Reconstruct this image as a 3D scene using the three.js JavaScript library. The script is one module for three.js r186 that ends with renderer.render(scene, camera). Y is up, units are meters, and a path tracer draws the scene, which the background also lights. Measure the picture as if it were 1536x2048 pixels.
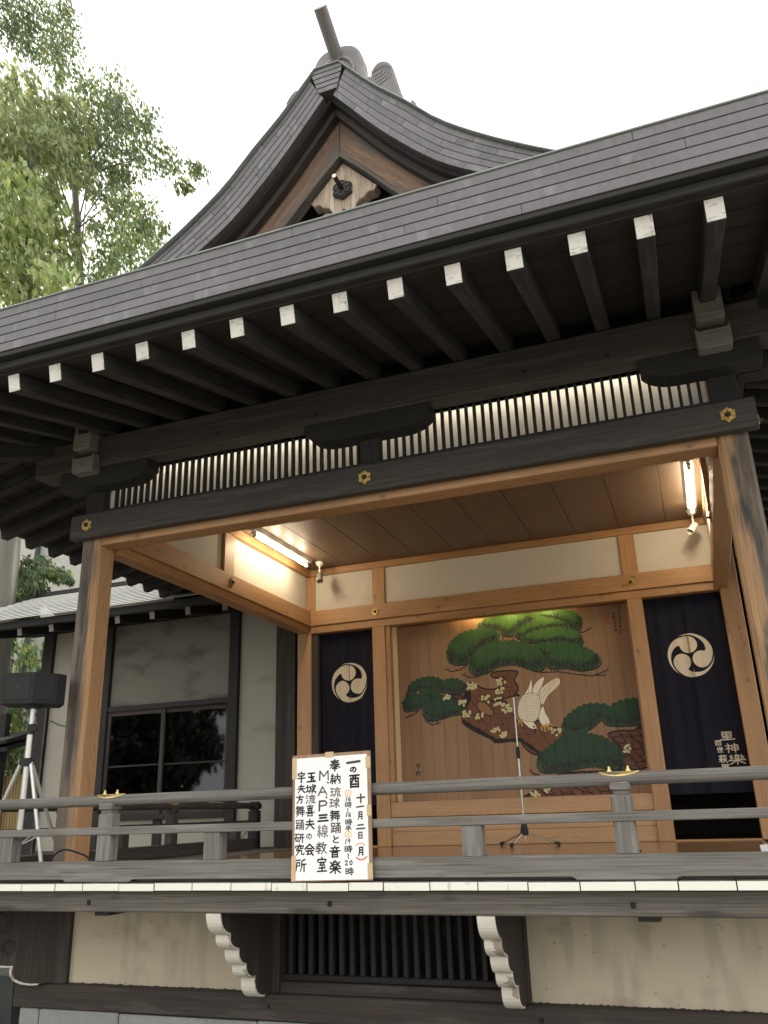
import * as THREE from 'three';
import { mergeGeometries } from 'three/addons/utils/BufferGeometryUtils.js';
import { RectAreaLightUniformsLib } from 'three/addons/lights/RectAreaLightUniformsLib.js';
RectAreaLightUniformsLib.init();

/* ------------------------------------------------------------------ camera, sky, sun, exposure */
const scene = new THREE.Scene();
const camera = new THREE.PerspectiveCamera(63.3, 0.75, 0.1, 400);
camera.position.set(0, 1.55, 5);
camera.rotation.order = 'YXZ';
camera.rotation.set(0.34744, 0.3482, -0.03244);
const renderer = new THREE.WebGLRenderer({ antialias: true });
renderer.setSize(768, 1024);
renderer.toneMapping = THREE.LinearToneMapping;
renderer.toneMappingExposure = 2.15;
renderer.shadowMap.enabled = true;
{ // bright overcast sky, a little brighter overhead
  const w = 64, h = 32, d = new Float32Array(w * h * 4);
  for (let y = 0; y < h; y++) for (let x = 0; x < w; x++) {
    const el = ((y + 0.5) / h - 0.5) * Math.PI, s = Math.max(0, Math.sin(el));
    const L = 0.80 + 0.40 * s, i = (y * w + x) * 4;
    d[i] = L * 1.0; d[i + 1] = L; d[i + 2] = L * 1.0; d[i + 3] = 1;
  }
  const t = new THREE.DataTexture(d, w, h, THREE.RGBAFormat, THREE.FloatType);
  t.mapping = THREE.EquirectangularReflectionMapping; t.magFilter = THREE.LinearFilter; t.needsUpdate = true;
  scene.background = t; scene.environment = t;
}
const sun = new THREE.DirectionalLight(0xfff3e0, 1.4);
sun.position.set(-9, 20, -4); sun.target.position.set(-3, 2, -2);
sun.castShadow = true; sun.shadow.radius = 26; sun.shadow.mapSize.set(2048, 2048);
Object.assign(sun.shadow.camera, { left: -20, right: 20, top: 20, bottom: -20, near: 1, far: 70 });
scene.add(sun, sun.target);

/* ------------------------------------------------------------------ helpers */
let seed = 12345;
const rnd = () => { seed = (seed + 0x6d2b79f5) | 0; let t = Math.imul(seed ^ (seed >>> 15), 1 | seed); t = (t + Math.imul(t ^ (t >>> 7), 61 | t)) ^ t; return ((t ^ (t >>> 14)) >>> 0) / 4294967296; };
const rr = (a, b) => a + (b - a) * rnd();
const mix = (a, b, t) => a + (b - a) * t, clamp = (v, a = 0, b = 1) => Math.min(b, Math.max(a, v)), sst = (a, b, v) => { const t = clamp((v - a) / (b - a)); return t * t * (3 - 2 * t); };
const names = {};
const numbered = (n) => { const k = names[n] = (names[n] ?? -1) + 1; return k ? n + '_' + String(k).padStart(3, '0') : n; };
function T(name, label, category, base = [0, 0, 0], group) {
  const o = new THREE.Group(); o.name = numbered(name); o.position.set(...base);
  o.userData = { label, category }; if (group) o.userData.group = group;
  scene.add(o); return o;
}
function place(parent, o) { if (parent.parent === scene) o.position.set(-parent.position.x, -parent.position.y, -parent.position.z); parent.add(o); return o; }
function G(parent, name) { const g = new THREE.Group(); g.name = name; return place(parent, g); }
function P(parent, name, geo, mat) {
  const m = new THREE.Mesh(Array.isArray(geo) ? mergeGeometries(geo.map((g) => { g = g.index ? g.toNonIndexed() : g; for (const k of Object.keys(g.attributes)) if (!['position', 'normal', 'uv'].includes(k)) g.deleteAttribute(k); return g; })) : geo, mat);
  m.name = name; m.castShadow = m.receiveShadow = true; return place(parent, m);
}
function one(name, geo, mat, label, category, group) {
  const m = new THREE.Mesh(geo, mat); m.name = numbered(name); m.castShadow = m.receiveShadow = true;
  m.userData = { label, category }; if (group) m.userData.group = group; scene.add(m); return m;
}
function structure(name, geo, mat) { const m = new THREE.Mesh(geo, mat); m.name = name; m.userData = { kind: 'structure' }; m.castShadow = m.receiveShadow = true; scene.add(m); return m; }

/* uv in metres, u along the grain; one texture tile is tw x th metres */
function uvm(geo, g = 'x', tw = 2, th = 0.5, ou = rnd(), ov = rnd()) {
  const q = geo.index ? geo.toNonIndexed() : geo; if (!q.attributes.normal || geo.index) q.computeVertexNormals();
  const p = q.attributes.position, uv = new Float32Array(p.count * 2), A = new THREE.Vector3(), B = new THREE.Vector3(), C = new THREE.Vector3();
  const gi = 'xyz'.indexOf(g);
  for (let i = 0; i < p.count; i += 3) {
    A.fromBufferAttribute(p, i); B.fromBufferAttribute(p, i + 1); C.fromBufferAttribute(p, i + 2);
    const n = B.clone().sub(A).cross(C.clone().sub(A)), a = [Math.abs(n.x), Math.abs(n.y), Math.abs(n.z)];
    const ax = a[0] >= a[1] && a[0] >= a[2] ? 0 : a[1] >= a[2] ? 1 : 2;
    let ui = gi, vi = 3 - gi - ax; if (ax === gi) { ui = (gi + 1) % 3; vi = (gi + 2) % 3; }
    [A, B, C].forEach((v, k) => { uv[(i + k) * 2] = v.getComponent(ui) / tw + ou; uv[(i + k) * 2 + 1] = v.getComponent(vi) / th + ov; });
  }
  q.setAttribute('uv', new THREE.BufferAttribute(uv, 2)); return q;
}
/* chamfered box between two corners */
function bx(x0, x1, y0, y1, z0, z1, o = {}) {
  const c = Math.min(o.c ?? 0.004, (x1 - x0) / 2.5, (y1 - y0) / 2.5, (z1 - z0) / 2.5), lo = [x0, y0, z0], hi = [x1, y1, z1], out = [], ctr = [(x0 + x1) / 2, (y0 + y1) / 2, (z0 + z1) / 2];
  const pt = (ax, s) => [0, 1, 2].map((k) => k === ax ? (s[k] > 0 ? hi[k] : lo[k]) : (s[k] > 0 ? hi[k] - c : lo[k] + c));
  const tri = (a, b, d) => {
    const u = b.map((v, k) => v - a[k]), w = d.map((v, k) => v - a[k]), n = [u[1] * w[2] - u[2] * w[1], u[2] * w[0] - u[0] * w[2], u[0] * w[1] - u[1] * w[0]];
    const m = a.map((v, k) => (v + b[k] + d[k]) / 3 - ctr[k]); const f = n[0] * m[0] + n[1] * m[1] + n[2] * m[2] < 0;
    out.push(...a, ...(f ? d : b), ...(f ? b : d));
  };
  const quad = (a, b, d, e) => { tri(a, b, d); tri(a, d, e); };
  for (let ax = 0; ax < 3; ax++) for (const s of [-1, 1]) {
    const i = (ax + 1) % 3, j = (ax + 2) % 3, mk = (si, sj) => { const q = [0, 0, 0]; q[ax] = s; q[i] = si; q[j] = sj; return pt(ax, q); };
    quad(mk(-1, -1), mk(1, -1), mk(1, 1), mk(-1, 1));
  }
  for (let ax = 0; ax < 3; ax++) for (const si of [-1, 1]) for (const sj of [-1, 1]) {
    const i = (ax + 1) % 3, j = (ax + 2) % 3, mk = (f, sa) => { const q = [0, 0, 0]; q[ax] = sa; q[i] = si; q[j] = sj; return pt(f, q); };
    quad(mk(i, -1), mk(i, 1), mk(j, 1), mk(j, -1));
  }
  for (const a of [-1, 1]) for (const b of [-1, 1]) for (const d of [-1, 1]) tri(pt(0, [a, b, d]), pt(1, [a, b, d]), pt(2, [a, b, d]));
  const g = new THREE.BufferGeometry(); g.setAttribute('position', new THREE.BufferAttribute(new Float32Array(out), 3)); g.computeVertexNormals();
  const L = [x1 - x0, y1 - y0, z1 - z0]; return uvm(g, o.g ?? 'xyz'[L.indexOf(Math.max(...L))], o.tw, o.th);
}
/* extruded outline: points [a,b,...] in the plane given by axes, from d0 to d1 */
function ex(pts, d0, d1, o = {}) {
  const s = pts instanceof THREE.Shape ? pts : new THREE.Shape(pts.map(([a, b]) => new THREE.Vector2(a, b)));
  const bv = o.bevel ?? 0.003; // bevel stays inside the thickness
  const g = new THREE.ExtrudeGeometry(s, { depth: d1 - d0 - 2 * bv, bevelEnabled: bv > 0, bevelSize: bv, bevelThickness: bv, bevelOffset: -bv, bevelSegments: 1, curveSegments: o.seg ?? 10 });
  g.translate(0, 0, d0 + bv);
  if (o.plane === 'zy') { g.applyMatrix4(new THREE.Matrix4().set(0, 0, 1, 0, 0, 1, 0, 0, -1, 0, 0, 0, 0, 0, 0, 1)); g.scale(1, 1, -1); const ix = g.index; if (!ix) { const p = g.attributes.position.array; for (let i = 0; i < p.length; i += 9) for (let k = 0; k < 3; k++) { const t = p[i + 3 + k]; p[i + 3 + k] = p[i + 6 + k]; p[i + 6 + k] = t; } g.computeVertexNormals(); } }
  return uvm(g, o.g ?? 'x', o.tw, o.th);
}
function cyl(a, b, r0, r1 = r0, n = 14, open = false) {
  const A = new THREE.Vector3(...a), B = new THREE.Vector3(...b), d = B.clone().sub(A), g = new THREE.CylinderGeometry(r1, r0, d.length(), n, 1, open);
  g.applyQuaternion(new THREE.Quaternion().setFromUnitVectors(new THREE.Vector3(0, 1, 0), d.normalize())); g.translate((a[0] + b[0]) / 2, (a[1] + b[1]) / 2, (a[2] + b[2]) / 2); return g;
}
const tube = (pts, r, n = 40, k = 8) => new THREE.TubeGeometry(new THREE.CatmullRomCurve3(pts.map((p) => new THREE.Vector3(...p))), n, r, k);
const at = (g, x = 0, y = 0, z = 0, rx = 0, ry = 0, rz = 0) => { g.applyMatrix4(new THREE.Matrix4().compose(new THREE.Vector3(x, y, z), new THREE.Quaternion().setFromEuler(new THREE.Euler(rx, ry, rz)), new THREE.Vector3(1, 1, 1))); return g; };
const lathe = (pts, n = 20) => new THREE.LatheGeometry(pts.map(([r, y]) => new THREE.Vector2(r, y)), n);

/* ------------------------------------------------------------------ procedural textures */
const hash = (x, y, s) => { let h = Math.imul(x | 0, 374761393) + Math.imul(y | 0, 668265263) + Math.imul(s | 0, 2147483647 ^ 0x5bd1e995) | 0; h = Math.imul(h ^ (h >>> 13), 1274126177); return ((h ^ (h >>> 16)) >>> 0) / 4294967296; };
function pn(x, y, px, py, s) { // value noise with period px, py
  const xi = Math.floor(x), yi = Math.floor(y), fx = x - xi, fy = y - yi, u = fx * fx * (3 - 2 * fx), v = fy * fy * (3 - 2 * fy);
  const X0 = ((xi % px) + px) % px, X1 = (X0 + 1) % px, Y0 = ((yi % py) + py) % py, Y1 = (Y0 + 1) % py;
  return mix(mix(hash(X0, Y0, s), hash(X1, Y0, s), u), mix(hash(X0, Y1, s), hash(X1, Y1, s), u), v);
}
function fb(u, v, fx, fy, oct, s) { let a = 0, w = 0.5, t = 0; for (let o = 0; o < oct; o++) { a += w * pn(u * fx, v * fy, fx, fy, s + o * 17); t += w; w *= 0.5; fx *= 2; fy *= 2; } return a / t; }
const enc = (v) => { v = clamp(v); return Math.round(255 * (v <= 0.0031308 ? v * 12.92 : 1.055 * Math.pow(v, 1 / 2.4) - 0.055)); };
function tex(w, h, fn, srgb = true) { // fn(u,v) -> linear rgb or one value
  const d = new Uint8Array(w * h * 4);
  for (let y = 0; y < h; y++) for (let x = 0; x < w; x++) { const c = fn((x + 0.5) / w, (y + 0.5) / h), i = (y * w + x) * 4; if (srgb) { d[i] = enc(c[0]); d[i + 1] = enc(c[1]); d[i + 2] = enc(c[2]); } else d[i] = d[i + 1] = d[i + 2] = Math.round(clamp(c) * 255); d[i + 3] = 255; }
  const t = new THREE.DataTexture(d, w, h, THREE.RGBAFormat); t.wrapS = t.wrapT = THREE.RepeatWrapping; t.magFilter = THREE.LinearFilter; t.minFilter = THREE.LinearMipmapLinearFilter; t.generateMipmaps = true; if (srgb) t.colorSpace = THREE.SRGBColorSpace; t.needsUpdate = true; return t;
}
const lerp3 = (a, b, t) => [mix(a[0], b[0], t), mix(a[1], b[1], t), mix(a[2], b[2], t)];
const grain = (u, v, s, rings = 7, wob = 1.2, rw = 0.3) => {
  const f = fb(u, v, 6, 96, 3, s), r = v * rings + wob * (fb(u, v, 2, 3, 3, s + 5) - 0.5) * 2;
  const ring = 0.5 + 0.5 * Math.sin(r * Math.PI * 2 * 3); return clamp((1 - rw - 0.1) * f + rw * ring * fb(u, v, 4, 8, 2, s + 9) * 1.6 + 0.1 * fb(u, v, 40, 40, 2, s + 3));
};
const std = (o) => new THREE.MeshStandardMaterial({ roughness: 0.8, ...o });
function wood(c0, c1, s, o = {}) { // c0 light, c1 dark
  const t = tex(o.w ?? 1024, o.h ?? 256, (u, v) => {
    const g = grain(u, v, s, o.rings ?? 7, o.wob ?? 1.2, o.rw); let c = lerp3(c0, c1, sst(0.2, 0.75, g));
    const m = fb(u, v, 3, 3, 4, s + 31); c = c.map((k) => k * (1 + (m - 0.5) * (o.blotch ?? 0.3)));
    if (o.stain) c = lerp3(c, o.stain, sst(0.56, 0.72, fb(u, v, 5, 10, 4, s + 77)) * (o.stainAmt ?? 0.6));
    if (o.knots) for (let k = 0; k < o.knots; k++) { const du = (u - hash(k, 1, s)) * 2, dv = (v - hash(k, 2, s)) * 0.5, d = Math.hypot(du * 0.6, dv) / (0.006 + 0.008 * hash(k, 3, s)); if (d < 3) c = lerp3(c, c1.map((q) => q * 0.35), Math.exp(-d * d * 0.9) * 0.9 + 0.18 * Math.exp(-Math.pow(d - 1.6, 2) * 3)); }
    const cr = fb(u, v, 5, 120, 2, s + 51); if (o.crack && cr > 0.76) c = c.map((k) => k * (1 - o.crack * sst(0.76, 0.86, cr)));
    return c;
  });
  const b = tex(512, 128, (u, v) => grain(u, v, s, o.rings ?? 7, o.wob ?? 1.2, o.rw), false);
  return std({ map: t, bumpMap: b, bumpScale: o.bump ?? 0.0012, roughness: o.rough ?? 0.75 });
}
const M = {};
M.hinoki = wood([0.47, 0.262, 0.113], [0.36, 0.192, 0.079], 11, { knots: 6, blotch: 0.4, rough: 0.5, bump: 0.0004, wob: 1.8, rings: 5, rw: 0.2 });
M.hinoki2 = wood([0.425, 0.233, 0.099], [0.325, 0.17, 0.07], 12, { knots: 8, blotch: 0.42, rough: 0.5, bump: 0.0004, wob: 1.0, rings: 8, rw: 0.2 });
M.hinoki3 = wood([0.445, 0.25, 0.113], [0.345, 0.188, 0.081], 13, { knots: 7, blotch: 0.45, rough: 0.52, bump: 0.0004, wob: 2.4, rings: 4, rw: 0.2, stain: [0.26, 0.15, 0.075], stainAmt: 0.45 });
M.gray = wood([0.192, 0.178, 0.152], [0.118, 0.108, 0.091], 21, { blotch: 0.5, crack: 0.5, rough: 0.85, bump: 0.0012, stain: [0.27, 0.255, 0.22], stainAmt: 0.45, rw: 0.08 });
M.gray2 = wood([0.150, 0.134, 0.108], [0.086, 0.076, 0.061], 22, { blotch: 0.7, crack: 0.5, rough: 0.85, bump: 0.0012, stain: [0.042, 0.038, 0.031], stainAmt: 0.85, rw: 0.08 });
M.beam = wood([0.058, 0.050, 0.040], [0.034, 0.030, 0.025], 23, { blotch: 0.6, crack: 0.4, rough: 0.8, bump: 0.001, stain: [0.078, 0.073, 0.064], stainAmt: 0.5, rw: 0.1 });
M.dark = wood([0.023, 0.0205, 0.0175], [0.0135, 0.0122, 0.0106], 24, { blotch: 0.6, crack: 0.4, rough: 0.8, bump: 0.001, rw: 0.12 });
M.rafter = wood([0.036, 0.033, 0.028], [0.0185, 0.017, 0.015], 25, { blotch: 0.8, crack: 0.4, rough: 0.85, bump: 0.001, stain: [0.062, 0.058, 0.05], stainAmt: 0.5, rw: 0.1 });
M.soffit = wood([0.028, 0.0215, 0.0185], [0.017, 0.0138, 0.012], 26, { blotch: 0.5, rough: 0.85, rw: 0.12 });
M.barge = wood([0.22, 0.132, 0.080], [0.105, 0.066, 0.044], 27, { blotch: 0.9, crack: 0.5, stain: [0.095, 0.083, 0.074], stainAmt: 0.7, rings: 4, wob: 2.4, rw: 0.16 });
M.pale = wood([0.50, 0.40, 0.28], [0.25, 0.19, 0.135], 28, { blotch: 0.5, crack: 0.7, bump: 0.002, stain: [0.62, 0.56, 0.45], stainAmt: 0.6, rw: 0.15 });
M.brown = wood([0.056, 0.042, 0.032], [0.034, 0.026, 0.021], 29, { blotch: 0.7, rough: 0.8, rw: 0.1, stain: [0.075, 0.068, 0.056], stainAmt: 0.6 });
M.nose = wood([0.205, 0.19, 0.162], [0.13, 0.12, 0.10], 30, { blotch: 0.7, rough: 0.9, rings: 3, wob: 3, rw: 0.2 });
M.floor = wood([0.30, 0.175, 0.088], [0.21, 0.12, 0.06], 31, { blotch: 0.3, rough: 0.16, bump: 0.0002, rw: 0.2 });
M.kick = wood([0.50, 0.295, 0.142], [0.41, 0.232, 0.107], 32, { blotch: 0.25, rough: 0.45, bump: 0.0004, rings: 3, wob: 2.5, rw: 0.18 });
{ // burl-figured ceiling boards
  const t = tex(512, 512, (u, v) => {
    const a = fb(u, v, 14, 14, 3, 41), b = fb(u + 0.3 * a, v + 0.2 * a, 10, 22, 3, 43), f = Math.abs(b - 0.5);
    let c = lerp3([0.165, 0.105, 0.062], [0.125, 0.080, 0.046], fb(u, v, 3, 3, 4, 45)); return f < 0.016 && fb(u, v, 6, 6, 2, 47) > 0.47 ? c.map((k) => k * 0.6) : c;
  });
  M.ceiling = std({ map: t, roughness: 0.5 });
}
{ // oxidised copper sheet
  const mk = (s, k) => std({ map: tex(512, 256, (u, v) => { const a = fb(u, v, 3, 4, 5, s), b = fb(u, v, 60, 6, 3, s + 3), st = sst(0.62, 0.8, fb(u, v, 24, 3, 3, s + 8)); let c = lerp3([0.086, 0.079, 0.080], [0.128, 0.119, 0.121], a); c = c.map((q) => q * k * (0.88 + 0.24 * b)); return lerp3(c, [0.20, 0.20, 0.19], st * 0.35); }), roughnessMap: tex(128, 64, (u, v) => 0.75 + 0.25 * fb(u, v, 5, 5, 3, s + 20), false), roughness: 0.40, metalness: 0.3 });
  M.copper = mk(51, 1); M.copper2 = mk(55, 0.88); M.copper3 = mk(59, 1.1);
  M.verdigris = std({ map: tex(256, 64, (u, v) => lerp3([0.30, 0.36, 0.33], [0.20, 0.22, 0.20], fb(u, v, 12, 4, 4, 61))), roughness: 0.6 });
}
{ // plaster: outside (stained), annex (grey, mouldy), inside (clean)
  M.plaster = std({ map: tex(1024, 512, (u, v) => { let c = lerp3([0.60, 0.53, 0.39], [0.48, 0.41, 0.285], fb(u, v, 3, 3, 5, 71)); c = lerp3(c, [0.37, 0.32, 0.235], sst(0.5, 0.78, fb(u, v, 24, 2, 4, 73)) * 0.55); c = lerp3(c, [0.30, 0.255, 0.18], sst(0.56, 0.75, fb(u, v, 9, 6, 5, 79)) * 0.45); const sp = fb(u, v, 60, 50, 2, 75); return sp > 0.885 ? c.map((k) => k * 0.6) : c; }), bumpMap: tex(256, 256, (u, v) => fb(u, v, 16, 16, 4, 76), false), bumpScale: 0.002, roughness: 0.95 });
  M.plasterGrey = std({ map: tex(512, 512, (u, v) => { let c = lerp3([0.185, 0.172, 0.138], [0.145, 0.134, 0.107], fb(u, v, 3, 3, 4, 81)); return lerp3(c, [0.07, 0.062, 0.048], sst(0.5, 0.85, fb(u, v, 5, 7, 5, 83)) * 0.7); }), roughness: 0.95 });
  M.plasterWhite = std({ map: tex(512, 512, (u, v) => { let c = lerp3([0.38, 0.358, 0.295], [0.315, 0.295, 0.24], fb(u, v, 3, 3, 4, 85)); return lerp3(c, [0.22, 0.20, 0.16], sst(0.52, 0.85, fb(u, v, 4, 9, 5, 87)) * 0.7); }), roughness: 0.95 });
  M.plasterIn = std({ map: tex(256, 256, (u, v) => lerp3([0.62, 0.575, 0.49], [0.585, 0.54, 0.46], fb(u, v, 8, 8, 4, 91))), roughness: 0.95 });
}
M.white = std({ map: tex(512, 64, (u, v) => { let c = lerp3([0.82, 0.80, 0.70], [0.77, 0.75, 0.64], fb(u, v, 10, 3, 4, 95)); return lerp3(c, [0.34, 0.30, 0.22], sst(0.70, 0.84, fb(u, v, 40, 4, 3, 97)) * 0.5); }), roughness: 0.8 });
M.endPaint = [0, 1, 2, 3].map((k) => std({ map: tex(128, 128, (u, v) => { let c = lerp3([0.76, 0.74, 0.66], [0.64, 0.62, 0.55], fb(u, v, 3, 3, 3, 101 + k * 7)); const a = sst(0.60 - 0.04 * (k % 3), 0.85, fb(u, v, 3, 4, 4, 103 + k * 7)), b = sst(0.66, 0.80, fb(u, v, 5, 26, 3, 105 + k * 7)); return lerp3(c, [0.22, 0.21, 0.20], clamp(a * 0.75 + b * 0.55)); }), roughness: 0.9 }));
M.wornWhite = std({ map: tex(256, 256, (u, v) => { let c = lerp3([0.74, 0.70, 0.60], [0.62, 0.58, 0.48], fb(u, v, 4, 4, 4, 111)); return lerp3(c, [0.27, 0.215, 0.15], sst(0.53, 0.58, fb(u, v, 3, 4, 4, 113)) * 0.8); }), roughness: 0.9 });
M.gold = std({ color: new THREE.Color(0.62, 0.43, 0.13), metalness: 0.55, roughness: 0.38, map: tex(128, 128, (u, v) => { const f = 0.6 + 0.4 * sst(0.3, 0.6, fb(u, v, 8, 8, 4, 121)); return [f, f, f * 0.95]; }) });
M.goldBright = std({ color: new THREE.Color(0.80, 0.60, 0.25), metalness: 0.7, roughness: 0.4 });
M.bronze = std({ color: new THREE.Color(0.06, 0.055, 0.05), metalness: 0.6, roughness: 0.5 });
M.black = std({ color: new THREE.Color(0.012, 0.012, 0.012), roughness: 0.9 });
M.blackPlastic = std({ color: new THREE.Color(0.0085, 0.009, 0.009), roughness: 0.7 });
M.rubber = std({ color: new THREE.Color(0.02, 0.02, 0.02), roughness: 0.8 });
M.chrome = std({ color: new THREE.Color(0.42, 0.40, 0.37), metalness: 1, roughness: 0.25 });
M.alu = std({ color: new THREE.Color(0.66, 0.65, 0.60), metalness: 0.55, roughness: 0.4 });
M.stone = std({ map: tex(512, 512, (u, v) => lerp3(lerp3([0.30, 0.31, 0.285], [0.21, 0.215, 0.195], fb(u, v, 4, 4, 5, 131)), [0.36, 0.35, 0.31], sst(0.55, 0.8, fb(u, v, 60, 60, 2, 133)) * 0.4)), roughness: 0.9 });
M.tileRidge = std({ map: tex(256, 256, (u, v) => lerp3([0.21, 0.195, 0.185], [0.13, 0.12, 0.117], fb(u, v, 30, 5, 4, 137))), roughness: 0.55 });
M.paper = std({ color: new THREE.Color(0.8, 0.8, 0.78), roughness: 0.9 });

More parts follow.
